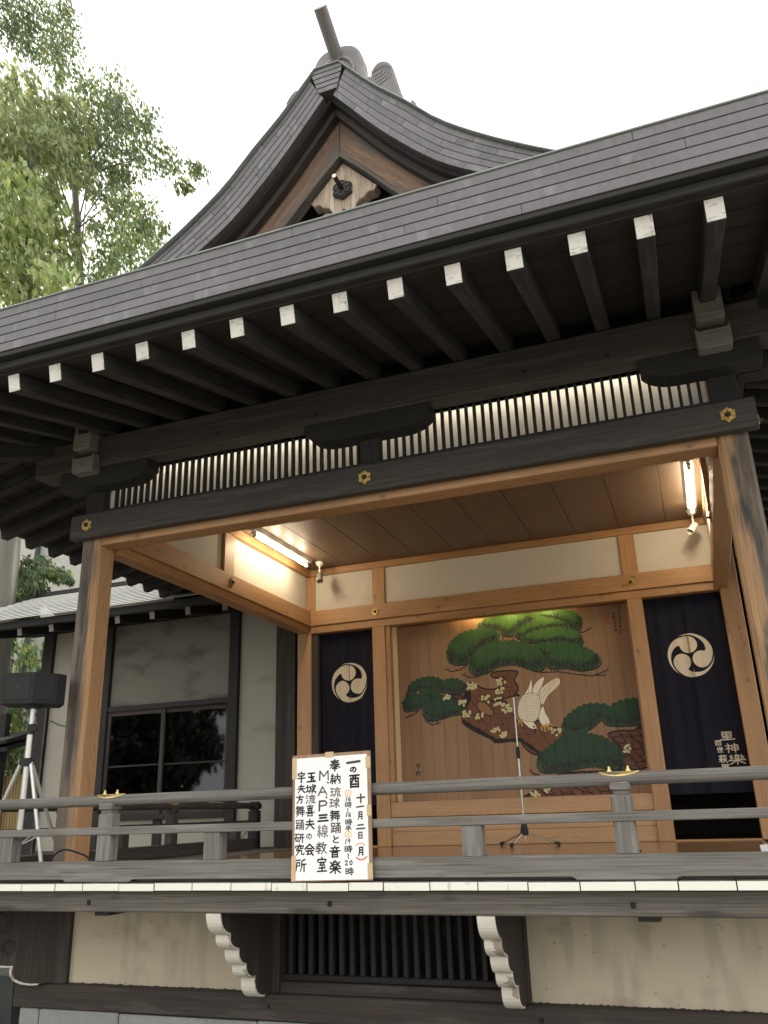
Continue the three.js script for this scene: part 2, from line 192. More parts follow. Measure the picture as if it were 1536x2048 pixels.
/* ------------------------------------------------------------------ brush lettering, as strokes on a 10 x 10 square */
const K = {
  '一': [[0.4, 6, 9.6, 4.4]], '二': [[2, 3, 8, 2.6], [0.5, 8, 9.5, 7.5]], '三': [[1.5, 2, 8.5, 1.6], [2, 5, 8, 4.6], [0.5, 8.4, 9.5, 8]], '十': [[0.5, 4.5, 9.5, 4.2], [5, 0.5, 5, 9.8]],
  'の': [[5.5, 2, 5, 5, 3.5, 7.5, 2, 7.5, 1.2, 5.5, 2.2, 3, 5, 1.8, 8, 2.8, 8.8, 5.5, 7.5, 8, 5.5, 9]], 'と': [[3, 0.5, 4.2, 4.5], [8.5, 2.5, 4, 5, 2.2, 7, 3, 8.6, 6, 9.2, 9, 8.8]],
  '月': [[3, 1, 2.8, 6.5, 1.5, 9.6], [3, 1, 7.5, 1, 7.5, 9.3, 6.3, 8.8], [3, 3.8, 7.4, 3.8], [3, 6.4, 7.4, 6.4]], '日': [[2.5, 1, 2.5, 9.4], [2.5, 1, 7.5, 1, 7.5, 9.4], [2.5, 5, 7.5, 5], [2.5, 9, 7.5, 9]],
  '酉': [[0.8, 1.2, 9.2, 1], [1.5, 3.2, 1.5, 9.6], [1.5, 3.2, 8.5, 3.2, 8.5, 9.6], [3.9, 1.2, 3.7, 4.2, 2.7, 6], [6, 1.2, 6, 5.6, 7.8, 5.6], [1.5, 7.4, 8.5, 7.4], [1.5, 9.2, 8.5, 9.2]],
  '時': [[0.6, 2, 0.6, 8], [0.6, 2, 3.4, 2, 3.4, 8], [0.6, 5, 3.4, 5], [0.6, 8, 3.4, 8], [4.6, 2, 9, 2], [6.8, 0.4, 6.8, 4], [4.2, 4, 9.6, 4], [4.4, 6.2, 9.6, 6.2], [7.8, 4.6, 7.8, 9.4, 6.6, 9], [5.2, 7.2, 5.9, 8.4]],
  '半': [[2.5, 1, 3.3, 2.8], [7.5, 1, 6.6, 2.8], [1.8, 3.8, 8.2, 3.8], [0.6, 6.2, 9.4, 6.2], [5, 0.4, 5, 9.8]],
  '奉': [[1.5, 1.6, 8.5, 1.4], [2, 3, 8, 2.8], [0.6, 4.6, 9.4, 4.3], [5, 0.3, 4, 3.8, 0.6, 7.4], [5.6, 4.4, 9.6, 7], [3.3, 6.4, 6.7, 6.3], [2.8, 7.8, 7.2, 7.7], [5, 5.3, 5, 9.9]],
  '納': [[2.6, 0.4, 1.2, 2.4, 2.8, 2.6], [3.4, 2, 1, 5, 3.6, 4.6], [2.2, 5, 2.2, 9.6], [1, 6.4, 0.6, 8.6], [3.2, 6.4, 3.7, 7.8], [4.6, 3, 4.6, 9.6], [4.6, 3, 9.2, 3, 9.2, 9.4, 8.2, 9], [6.9, 0.6, 6.8, 4, 5.2, 7.4], [6.9, 4.4, 8.4, 7]],
  '琉': [[0.5, 1.5, 3.6, 1.5], [0.7, 4.6, 3.4, 4.6], [2, 1.5, 2, 8], [0.4, 8.4, 3.8, 7.6], [6.8, 0.3, 6.8, 1.8], [4.4, 2.2, 9.6, 2], [6.4, 2.2, 5, 4.4, 8.6, 4.2], [7.8, 3.2, 9.2, 5], [5.2, 5.6, 4.8, 8, 3.8, 9.6], [6.9, 5.6, 6.9, 9.2], [8.4, 5.6, 8.4, 9, 9.6, 9, 9.8, 8]],
  '球': [[0.5, 1.5, 3.6, 1.5], [0.7, 4.6, 3.4, 4.6], [2, 1.5, 2, 8], [0.4, 8.4, 3.8, 7.6], [4.2, 2.8, 9.6, 2.6], [6.9, 0.4, 6.9, 9.4, 5.9, 9], [4.8, 4.2, 5.6, 5.4], [6.6, 5.8, 4.4, 8], [9, 3.8, 7.4, 5.4], [7.2, 5.4, 9.6, 8.4], [8.2, 0.8, 9, 1.8]],
  '舞': [[2.4, 0.4, 0.8, 2.4], [1.6, 1.4, 9, 1.4], [1.2, 3, 8.8, 3], [0.4, 4.8, 9.6, 4.8], [2.6, 1.4, 2.6, 4.8], [4.2, 1.4, 4.2, 4.8], [5.8, 1.4, 5.8, 4.8], [7.4, 1.4, 7.4, 4.8], [2.6, 5.4, 1, 7.4], [1.8, 6.2, 4.4, 6.2, 3, 8.4, 1, 9.8], [1.8, 7.2, 3, 8], [5.2, 6.2, 9.4, 6.2], [5.6, 6.2, 5.4, 7.8, 9.6, 7.8], [7.6, 5.2, 7.6, 9.9]],
  '踊': [[0.8, 1, 0.8, 3.6], [0.8, 1, 3.8, 1, 3.8, 3.6], [0.8, 3.6, 3.8, 3.6], [2.4, 3.6, 2.4, 8], [2.4, 5.6, 4, 5.6], [1, 5.2, 1, 8.4], [0.4, 8.8, 4.2, 7.8], [5.2, 1, 9, 1, 7.4, 2.6], [6.4, 1.8, 7.8, 3], [5.2, 3.4, 5, 9.6], [5.2, 3.4, 9.2, 3.4, 9.2, 9.4, 8.4, 9], [5.2, 5.4, 9.2, 5.4], [5.2, 7.2, 9.2, 7.2], [7.2, 3.4, 7.2, 9.4]],
  '音': [[5, 0.3, 5, 1.6], [1.5, 2, 8.5, 1.8], [3.2, 2.6, 3.8, 4], [6.8, 2.4, 6.2, 4], [0.5, 4.6, 9.5, 4.4], [2.6, 5.8, 2.6, 9.8], [2.6, 5.8, 7.4, 5.8, 7.4, 9.8], [2.6, 7.6, 7.4, 7.6], [2.6, 9.4, 7.4, 9.4]],
  '楽': [[5, 0.2, 4.2, 1.4], [3.4, 1.4, 3.4, 5], [3.4, 1.4, 6.6, 1.4, 6.6, 5], [3.4, 3.2, 6.6, 3.2], [3.4, 5, 6.6, 5], [1, 1.6, 2.2, 2.8], [0.8, 4.8, 2.4, 3.8], [9, 1.4, 7.6, 2.8], [7.6, 3.6, 9.2, 4.8], [0.4, 6.4, 9.6, 6.2], [5, 5, 5, 9.9], [4.6, 6.6, 0.8, 9.4], [5.4, 6.6, 9.4, 9.2]],
  '線': [[2.4, 0.3, 1, 2.2, 2.8, 2.4], [3.2, 1.8, 0.8, 4.8, 3.4, 4.4], [2.2, 4.8, 2.2, 9.6], [1, 6, 0.5, 8.4], [3.2, 6, 3.7, 7.6], [7, 0.2, 6.2, 1.2], [5, 1.4, 5, 4.8], [5, 1.4, 9, 1.4, 9, 4.8], [5, 3, 9, 3], [5, 4.8, 9, 4.8], [7, 4.8, 7, 9.4, 6.2, 9], [4.4, 6.4, 6, 6.2, 4.2, 8.8], [9.2, 5.6, 7.4, 7.2], [7.2, 6.4, 9.6, 9]],
  '教': [[1.2, 2, 4.6, 2], [0.4, 3.8, 5.4, 3.7], [2.8, 0.4, 2.8, 3.8], [4.8, 1, 0.4, 6], [1.6, 5.4, 4, 5.4, 2.8, 6.8], [2.8, 6.8, 2.8, 9.4, 2, 9.2], [0.4, 7.6, 5, 7], [6.8, 0.4, 5.4, 4], [6, 2.6, 9.4, 2.4], [8.4, 2.6, 7.6, 6, 5, 9.6], [5.8, 4, 7.2, 7, 9.6, 9.4]],
  '室': [[5, 0.2, 5, 1.2], [1, 1.6, 0.8, 3], [1, 1.6, 9, 1.6, 8.4, 2.8], [2.2, 3.6, 7.8, 3.5], [4.6, 3.6, 3, 5.6, 7, 5.2], [6.2, 4.4, 7.6, 6], [2, 7.4, 8, 7.3], [5, 5.8, 5, 9.4], [0.6, 9.6, 9.4, 9.4]],
  '玉': [[1.5, 1.5, 8.5, 1.3], [2, 5, 8, 4.8], [0.5, 9.2, 9.5, 9], [5, 1.4, 5, 9], [6.6, 6.4, 7.6, 7.8]],
  '城': [[0.4, 3.4, 3.4, 3.2], [1.9, 1, 1.9, 7.4], [0.2, 8, 3.6, 7], [4, 2.8, 9.6, 2.6], [4.6, 2.8, 4.4, 7, 3.4, 9.4], [4.6, 5, 6.2, 5, 6.2, 8, 5.4, 7.6], [6.8, 0.4, 7.6, 6, 9.4, 9.4, 9.7, 7.6], [9, 4, 6.2, 9], [8.4, 0.8, 9.2, 1.8]],
  '流': [[1, 0.8, 2, 2], [0.4, 3.2, 1.6, 4.2], [0.6, 9.2, 2.4, 6], [6.4, 0.3, 6.4, 1.8], [3.6, 2.2, 9.4, 2], [6, 2.2, 4.4, 4.4, 8.4, 4.2], [7.4, 3.2, 9, 5], [4.6, 5.6, 4.4, 8, 3.2, 9.6], [6.4, 5.6, 6.4, 9.2], [8, 5.6, 8, 9, 9.4, 9, 9.7, 8]],
  '喜': [[1.5, 1.2, 8.5, 1.1], [5, 0.2, 5, 2.8], [2.2, 2.8, 7.8, 2.7], [2.8, 3.6, 2.8, 5], [2.8, 3.6, 7.2, 3.6, 7.2, 5], [2.8, 5, 7.2, 5], [3.4, 5.4, 3.9, 6.4], [6.6, 5.4, 6, 6.4], [0.5, 6.8, 9.5, 6.6], [2.6, 7.6, 2.6, 9.8], [2.6, 7.6, 7.4, 7.6, 7.4, 9.8], [2.6, 9.6, 7.4, 9.6]],
  '夫': [[1.6, 2.6, 8.4, 2.4], [0.6, 5.2, 9.4, 5], [5, 0.4, 4.6, 5.4, 0.8, 9.6], [5.2, 5.4, 9.4, 9.4]], '会': [[5, 0.3, 0.6, 4.2], [5, 0.3, 9.4, 4.2], [3, 4, 7, 4], [1.4, 6, 8.6, 5.8], [4.4, 6, 2.8, 8.8, 7.4, 8.4], [6.6, 7.2, 8.4, 9.6]],
  '宇': [[5, 0.2, 5, 1.4], [1, 1.8, 0.8, 3.4], [1, 1.8, 9, 1.8, 8.4, 3.2], [2.4, 3.8, 7.6, 3.7], [0.6, 6, 9.4, 5.8], [5, 3.8, 5, 9.6, 3.8, 9]], '方': [[5, 0.4, 5, 2], [0.6, 2.6, 9.4, 2.4], [4.4, 2.6, 3.8, 6, 1, 9.6], [4.2, 5, 7.8, 5, 7.2, 9.2, 5.8, 9]],
  '研': [[0.4, 1.4, 4, 1.3], [2.2, 1.4, 0.4, 6], [1.4, 4.6, 1.4, 8.6], [1.4, 4.6, 3.6, 4.6, 3.6, 8.6], [1.4, 8.2, 3.6, 8.2], [4.8, 1.6, 9.4, 1.5], [4.4, 5, 9.8, 4.8], [6.2, 1.6, 6, 6, 4.6, 9.6], [8.2, 1.6, 8.2, 9.8]],
  '究': [[5, 0.2, 5, 1.2], [1, 1.6, 0.8, 3], [1, 1.6, 9, 1.6, 8.4, 2.8], [4, 2.4, 2, 4.4], [6, 2.4, 6, 3.8, 8.4, 3.8], [2, 5.6, 7, 5.6, 7, 8.8, 9.4, 9, 9.6, 8], [4.4, 4.2, 4, 7, 1.4, 9.6]],
  '所': [[0.8, 1.2, 4.4, 1], [1.2, 3, 1, 6.6, 0.4, 9.4], [1.2, 3, 4, 3, 4, 5.4, 1.2, 5.4], [9, 0.6, 6, 1.8], [6, 1.8, 5.8, 6, 4.6, 9.6], [6, 4.4, 9.8, 4.2], [8, 4.4, 8, 9.9]],
  '里': [[2, 0.8, 2, 5.4], [2, 0.8, 8, 0.8, 8, 5.4], [2, 3, 8, 3], [2, 5.4, 8, 5.4], [5, 0.8, 5, 9.2], [2, 7.2, 8, 7.2], [0.2, 9.4, 9.8, 9.2]],
  '神': [[2.2, 0.4, 3, 1.6], [0.6, 2.6, 4, 2.6, 0.6, 6.4], [2.4, 4.6, 2.4, 9.8], [2.8, 5, 4, 6.2], [5, 2.4, 5, 7.4], [5, 2.4, 9.4, 2.4, 9.4, 7.4], [5, 4.8, 9.4, 4.8], [5, 7.2, 9.4, 7.2], [7.2, 0.4, 7.2, 9.9]],
  '樂': [[2, 0.6, 1, 2, 2.6, 2.2, 1, 4.4, 2.8, 4.2], [8, 0.6, 7.2, 2, 9, 2.2, 7.2, 4.4, 9.2, 4.2], [4, 1, 4, 4.6], [4, 1, 6.2, 1, 6.2, 4.6], [4, 2.8, 6.2, 2.8], [4, 4.6, 6.2, 4.6], [5, 0.1, 4.6, 1], [0, 6, 10, 5.6], [5, 4.8, 5, 9.9], [4.6, 6.2, 1, 9.4], [5.4, 6.2, 9.4, 9.4]],
  '四': [[1, 2, 1, 9], [1, 2, 9, 2, 9, 9], [4, 2, 3.6, 5.4, 2.2, 6.8], [6.2, 2, 6.2, 6, 7.8, 6], [1, 8.8, 9, 8.8]], '世': [[0.4, 3.8, 9.6, 3.4], [2, 1.2, 2, 9, 9.2, 9], [5, 0.6, 5, 6.4], [7.6, 0.6, 7.6, 6.4], [5, 6.4, 7.6, 6.4]],
  '萩': [[0.6, 1.6, 9.4, 1.5], [3.2, 0.4, 3.2, 2.6], [6.8, 0.4, 6.8, 2.6], [4, 3, 1.4, 4], [0.6, 5.4, 4.8, 5.2], [2.8, 3.6, 2.8, 9.8], [2.6, 5.6, 0.6, 8.2], [3, 5.8, 4.6, 7.4], [5.6, 4.8, 6.2, 6.4], [9.2, 4.4, 8.2, 6], [7.4, 3.4, 7, 7, 5, 9.6], [7.4, 6.2, 9.6, 9.6]],
  '原': [[1, 1.2, 9.6, 1.1], [1.6, 1.2, 1.4, 6, 0.4, 9.6], [5.8, 1.4, 5, 2.6], [3.2, 2.8, 3.2, 6], [3.2, 2.8, 8.4, 2.8, 8.4, 6], [3.2, 4.4, 8.4, 4.4], [3.2, 6, 8.4, 6], [5.8, 6, 5.8, 9.4, 4.8, 9], [3.8, 7, 2.6, 9], [7.6, 7, 9.2, 8.8]],
  '不': [[0.8, 1.4, 9.2, 1.2], [5.4, 1.4, 0.8, 6.4], [5, 3.4, 5, 9.8], [5.8, 4, 9.2, 6.6]], '朽': [[0.4, 3, 4.4, 2.8], [2.4, 0.4, 2.4, 9.8], [2.4, 3.2, 0.4, 7], [2.6, 3.8, 4.2, 5.6], [5.2, 1.4, 9.4, 1.2], [6.4, 1.4, 6, 4, 9, 4, 8.6, 9.2, 7, 9]],
  '平': [[1.5, 1.2, 8.5, 1.1], [2.8, 2.2, 3.6, 4], [7.2, 2.2, 6.4, 4], [0.5, 5.4, 9.5, 5.2], [5, 1.2, 5, 9.9]], '成': [[1.2, 2.6, 9.4, 2.4], [1.6, 2.6, 1.4, 7, 0.4, 9.6], [1.6, 4.8, 4.4, 4.8, 4.2, 8, 3.2, 7.6], [5.6, 0.4, 6.6, 6, 9, 9.6, 9.6, 7.6], [8.4, 4, 5, 9]],
  '六': [[5, 0.4, 5, 2.4], [0.6, 3.6, 9.4, 3.5], [3.6, 5, 1, 9.4], [6.2, 5, 9, 9.4]], '甲': [[2, 1, 2, 5.8], [2, 1, 8, 1, 8, 5.8], [2, 3.4, 8, 3.4], [2, 5.8, 8, 5.8], [5, 1, 5, 9.9]], '申': [[2, 2, 2, 7], [2, 2, 8, 2, 8, 7], [2, 4.5, 8, 4.5], [2, 7, 8, 7], [5, 0.2, 5, 9.9]],
  '年': [[3, 0.4, 1, 3], [2.4, 1.8, 9, 1.7], [3, 4.2, 8.4, 4.2], [3, 4.2, 3, 6.8], [0.4, 6.8, 9.6, 6.7], [6, 1.8, 6, 9.9]], '八': [[4, 2, 0.8, 9], [6, 1.6, 9.4, 9]],
  'M': [[1, 9.6, 1.4, 0.6, 5, 6, 9, 0.6, 9.2, 9.6]], 'A': [[0.6, 9.6, 5, 0.6, 9.4, 9.6], [2.4, 6.4, 7.8, 6.2]], 'P': [[1.6, 0.8, 1.2, 9.8], [1.6, 1, 7, 0.8, 9, 2.4, 8.4, 4.6, 1.6, 5.6]], '~': [[4, 1, 6, 4, 4.4, 6, 6, 9]], '.': [[4.5, 4.5, 5.5, 5.5]],
  '1': [[6, 0.6, 4, 9.4]], '6': [[7, 0.6, 3.6, 4, 2.4, 7, 4, 9.2, 7, 8.6, 7.4, 6, 5, 5, 2.8, 7]], '9': [[7.4, 3, 5, 1, 2.6, 3, 4, 5.2, 7, 4, 7.4, 2, 6, 9.4]], '2': [[2.6, 2.4, 4.6, 0.8, 7, 2, 6, 5, 2.4, 9, 8, 8.8]], '0': [[5, 0.8, 2.6, 4, 3.6, 8.8, 6.6, 8.6, 8, 4.6, 6.6, 1, 5, 0.8]],
};
function glyph(c, ch, x, y, w, h, lw, col) { // centred at x, y
  c.strokeStyle = col; c.lineCap = 'round'; c.lineJoin = 'round';
  for (const s of K[ch]) for (let i = 0; i + 3 < s.length; i += 2) { c.lineWidth = lw * (i ? 0.85 : 1.05); c.beginPath(); c.moveTo(x + (s[i] / 10 - 0.5) * w, y + (s[i + 1] / 10 - 0.5) * h); c.lineTo(x + (s[i + 2] / 10 - 0.5) * w, y + (s[i + 3] / 10 - 0.5) * h); c.stroke(); }
}
const canvas = (w, h) => { const c = document.createElement('canvas'); c.width = w; c.height = h; return c; };
const ctex = (c) => { const t = new THREE.CanvasTexture(c); t.colorSpace = THREE.SRGBColorSpace; t.magFilter = THREE.LinearFilter; return t; };

/* ------------------------------------------------------------------ ground */
const FL = 1.22;                                  // stage floor level
{
  const g = new THREE.PlaneGeometry(240, 240); g.rotateX(-Math.PI / 2); g.attributes.uv.array.forEach((v, i, a) => { a[i] = v * 60; });
  structure('ground', g, std({ map: tex(512, 512, (u, v) => lerp3(lerp3([0.19, 0.178, 0.155], [0.13, 0.123, 0.105], fb(u, v, 6, 6, 5, 141)), [0.13, 0.12, 0.105], sst(0.62, 0.8, fb(u, v, 90, 90, 2, 143)) * 0.6)), roughness: 0.95 }));
}

/* ------------------------------------------------------------------ the stage hall */
const hall = T('stage_hall', 'dark wooden shrine stage with copper gabled roof, white-tipped rafters and pine-painted back wall', 'building', [-1.95, 0, -1.8]);
const XC = -1.95, PL = -4.25, PR = 0.425;
/* --- posts: one texture runs round each of the two weathered front posts */
function postTex(kind) {
  return tex(256, 1024, (u, v) => { // u: front face 0-.25, right .25-.5, back, left .75-1
    const g = grain(v, u * 2, 160 + kind, 5, 1.6); let c = lerp3([0.43, 0.25, 0.118], [0.33, 0.183, 0.082], sst(0.2, 0.75, g));
    const n = fb(u, v, 10, 9, 5, 170 + kind) - 0.5, n2 = fb(u, v, 60, 10, 3, 175 + kind) - 0.5, f = u * 4; // across the front face
    const grey = lerp3([0.105, 0.088, 0.068], [0.185, 0.15, 0.11], fb(u, v, 80, 6, 3, 181 + kind)), mould = [0.035, 0.03, 0.026];
    if (kind === 0) { // weathered on its outer half, a dark band of mould at the border
      const e = (f > 2 ? f - 4 : f) + n * 0.5 + n2 * 0.5; const w = 1 - sst(0.50, 0.92, e); c = lerp3(c, grey, w * 0.97);
      c = lerp3(c, mould, Math.exp(-Math.pow((e - 0.45) / 0.22, 2)) * sst(0.12, 0.35, v) * 0.9 * clamp(0.7 + n * 3));
    } else {
      const e = f + n * 0.5 + n2 * 0.4; const w = sst(0.18, 0.55, e) * (f < 1.2 ? 1 : 0); c = lerp3(c, grey, w * 0.92);
      c = lerp3(c, mould, Math.exp(-Math.pow((e - 0.58) / 0.3, 2)) * (f < 1.1 ? 1 : 0) * 0.95 * clamp(0.8 + n * 3));
    }
    return c;
  });
}
function post(x0, x1, y0, y1, z0, z1, mat, c = 0.012, wrapped = false) {
  const g = bx(x0, x1, y0, y1, z0, z1, { c, g: 'y' });
  if (wrapped) { const p = g.attributes.position, uv = g.attributes.uv, w = x1 - x0; for (let i = 0; i < p.count; i += 3) { for (let k = 0; k < 3; k++) { const x = p.getX(i + k), z = p.getZ(i + k); const nx = (p.getX(i) + p.getX(i + 1) + p.getX(i + 2)) / 3 - (x0 + x1) / 2, nz = (p.getZ(i) + p.getZ(i + 1) + p.getZ(i + 2)) / 3 - (z0 + z1) / 2; let u; if (nz > Math.abs(nx) * 0.99) u = (x - x0) / w * 0.25; else if (nx > 0) u = 0.25 + (z1 - z) / w * 0.25; else if (nz < -Math.abs(nx) * 0.99) u = 0.5 + (x1 - x) / w * 0.25; else u = 0.75 + (z - z0) / w * 0.25; uv.setXY(i + k, u, (p.getY(i + k) - y0) / (y1 - y0)); } } }
  return g;
}
P(hall, 'front_post', post(PL - 0.09, PL + 0.09, FL, 3.66, -0.18, 0, 0, 0.014, true), std({ map: postTex(0), roughness: 0.7 })).userData.label = 'front post weathered grey and mouldy on its outer side';
P(hall, 'front_post', post(PR - 0.09, PR + 0.09, FL, 3.66, -0.18, 0, 0, 0.022, true), std({ map: postTex(1), roughness: 0.7 })).userData.label = 'front post with dark weathered face';
P(hall, 'corner_post', post(-4.287, -4.112, FL, 4.30, -3.86, -3.70, 0, 0.006), M.hinoki3);
P(hall, 'corner_post', post(0.36, 0.54, FL, 4.30, -3.86, -3.70, 0, 0.006), M.hinoki2);
P(hall, 'upper_post', bx(PL - 0.085, PL + 0.085, 3.661, 4.16, -0.17, 0.003, { g: 'y' }), M.dark);
P(hall, 'upper_post', bx(PR - 0.085, PR + 0.085, 3.661, 4.16, -0.17, 0.003, { g: 'y' }), M.dark);

/* --- gold hexagon nail covers */
function ornament(parent, x, y, z, turn, r = 0.046) {
  const hex = new THREE.Shape(); for (let k = 0; k < 12; k++) { const a = k * Math.PI / 6 + Math.PI / 2, q = k % 2 ? r * 0.84 : r * 1.12; hex[k ? 'lineTo' : 'moveTo'](q * Math.cos(a), q * Math.sin(a)); } hex.closePath();
  const parts = [ex(hex, 0, 0.008, { bevel: 0.002 })];
  for (let k = 0; k < 6; k++) { const a = k * Math.PI / 3 + Math.PI / 6, s = new THREE.Shape(); s.absellipse(0, 0, r * 0.23, r * 0.30, 0, Math.PI * 2, false, 0); const g = ex(s, 0, 0.007, { bevel: 0.0025, seg: 5 }); at(g, 0, r * 0.62, 0); at(g, 0, 0, 0.006, 0, 0, a); parts.push(g); }
  const boss = lathe([[0.0001, 0.030], [r * 0.20, 0.028], [r * 0.24, 0.020], [r * 0.22, 0.014], [r * 0.34, 0.012], [r * 0.38, 0.004], [r * 0.38, 0]], 14); boss.rotateX(Math.PI / 2);
  const m = P(parent, 'gold_ornament', parts, M.gold); m.position.set(x, y, z); m.rotation.y = turn;
  const b = P(parent, 'ornament_boss', boss, M.bronze); b.position.set(x, y, z + 0); b.rotation.y = turn; b.translateZ(0.007);
}

/* --- front tie beam, lintel */
const fb0 = P(hall, 'tie_beam', bx(-4.405, 0.575, 3.62, 3.815, 0.004, 0.075, { c: 0.006 }), M.beam);
for (const x of [PL + 0.005, -1.92, 0.415]) ornament(fb0, x, 3.72, 0.075, 0);
P(hall, 'tie_beam_cap', bx(-4.16, 0.335, 3.818, 3.85, -0.12, 0.03, { c: 0.003 }), M.dark);
P(hall, 'lintel', bx(-4.158, 0.333, 3.568, 3.72, -0.165, -0.004, { c: 0.004 }), M.hinoki3);

/* --- transom lattice over the tie beam */
const tr = G(hall, 'transom');
P(tr, 'backing_panel', bx(-4.15, 0.325, 3.85, 4.185, -0.062, -0.056, { c: 0.001 }), new THREE.MeshPhysicalMaterial({ color: new THREE.Color(0.95, 0.94, 0.91), roughness: 1, transmission: 0.8, thickness: 0 }));
P(tr, 'unseen_light_box_back', bx(-4.15, 0.325, 3.722, 4.222, -0.163, -0.150, { c: 0.001 }), M.plasterIn);  // unseen back of the transom lamp box, keeps its light on the panel
const slatGeo = bx(-0.0095, 0.0095, 3.845, 4.185, -0.045, -0.012, { c: 0.002, g: 'y' });
for (let x = 0.288; x > -4.10; x -= 0.0573) { if (Math.abs(x + 1.895) < 0.1) continue; const m = P(tr, 'slat', slatGeo, M.dark); m.position.x += x; }
P(tr, 'center_strut', bx(-1.968, -1.826, 3.85, 4.16, -0.05, 0.03, { g: 'y' }), M.dark);
P(tr, 'top_rail', bx(-4.15, 0.325, 4.168, 4.22, -0.07, 0.005), M.dark);

/* --- boat-shaped bracket arms and wall plate */
function armShape(xa, xb, sqA, sqB) { const s = new THREE.Shape(); const k = 0.2; s.moveTo(xa, 4.185); if (sqA) s.lineTo(xa, 4.02); else { s.lineTo(xa, 4.105); s.quadraticCurveTo(xa + 0.06, 4.025, xa + k, 4.02); } if (sqB) s.lineTo(xb, 4.02); else { s.lineTo(xb - k, 4.02); s.quadraticCurveTo(xb - 0.06, 4.025, xb, 4.105); } s.lineTo(xb, 4.185); s.closePath(); return s; }
P(hall, 'bracket_arm', ex(armShape(PL - 0.25, PL + 0.565, true, false), -0.03, 0.135, { bevel: 0.005 }), M.dark);
P(hall, 'bracket_arm', ex(armShape(XC - 0.403, XC + 0.523, false, false), -0.03, 0.135, { bevel: 0.005 }), M.dark);
P(hall, 'bracket_arm', ex(armShape(PR - 0.468, PR + 0.235, false, true), -0.03, 0.135, { bevel: 0.005 }), M.dark);
P(hall, 'wall_plate', bx(-4.75, 0.92, 4.168, 4.42, -0.06, 0.155, { c: 0.008 }), M.beam);
for (const x of [-3.05, -2.25, -0.75, -0.22]) P(hall, 'nail_head', bx(x - 0.012, x + 0.012, 4.225, 4.25, 0.15, 0.164), M.black);
/* bracket noses: two beam ends stacked over each front post, sticking out to the front */
for (const s of [0, 1]) {
  const x = s ? 0.408 : PL + 0.03, lo = new THREE.Shape(); lo.moveTo(x - 0.1, 4.255); lo.lineTo(x - 0.1, 4.125); lo.lineTo(x - 0.088, 4.11); lo.lineTo(x + 0.088, 4.11); lo.lineTo(x + 0.1, 4.125); lo.lineTo(x + 0.1, 4.255); lo.lineTo(x + 0.08, 4.232); lo.lineTo(x - 0.08, 4.232); lo.closePath();
  P(hall, 'bracket_nose', ex(lo, -0.05, 0.225, { bevel: 0.004 }), M.nose);
  const up = new THREE.Shape(); up.moveTo(x - 0.082, 4.50); up.lineTo(x - 0.082, 4.305); up.lineTo(x - 0.07, 4.29); up.lineTo(x + 0.07, 4.29); up.lineTo(x + 0.082, 4.305); up.lineTo(x + 0.082, 4.50); up.lineTo(x + 0.05, 4.50); up.lineTo(x + 0.05, 4.425); up.lineTo(x - 0.045, 4.425); up.lineTo(x - 0.045, 4.50); up.closePath();
  P(hall, 'bracket_nose', ex(up, -0.05, 0.255, { bevel: 0.004 }), M.nose);
}
for (const z of [-0.09]) P(hall, 'side_nose', bx(0.52, 0.70, 4.02, 4.14, z - 0.08, z + 0.08), M.dark);

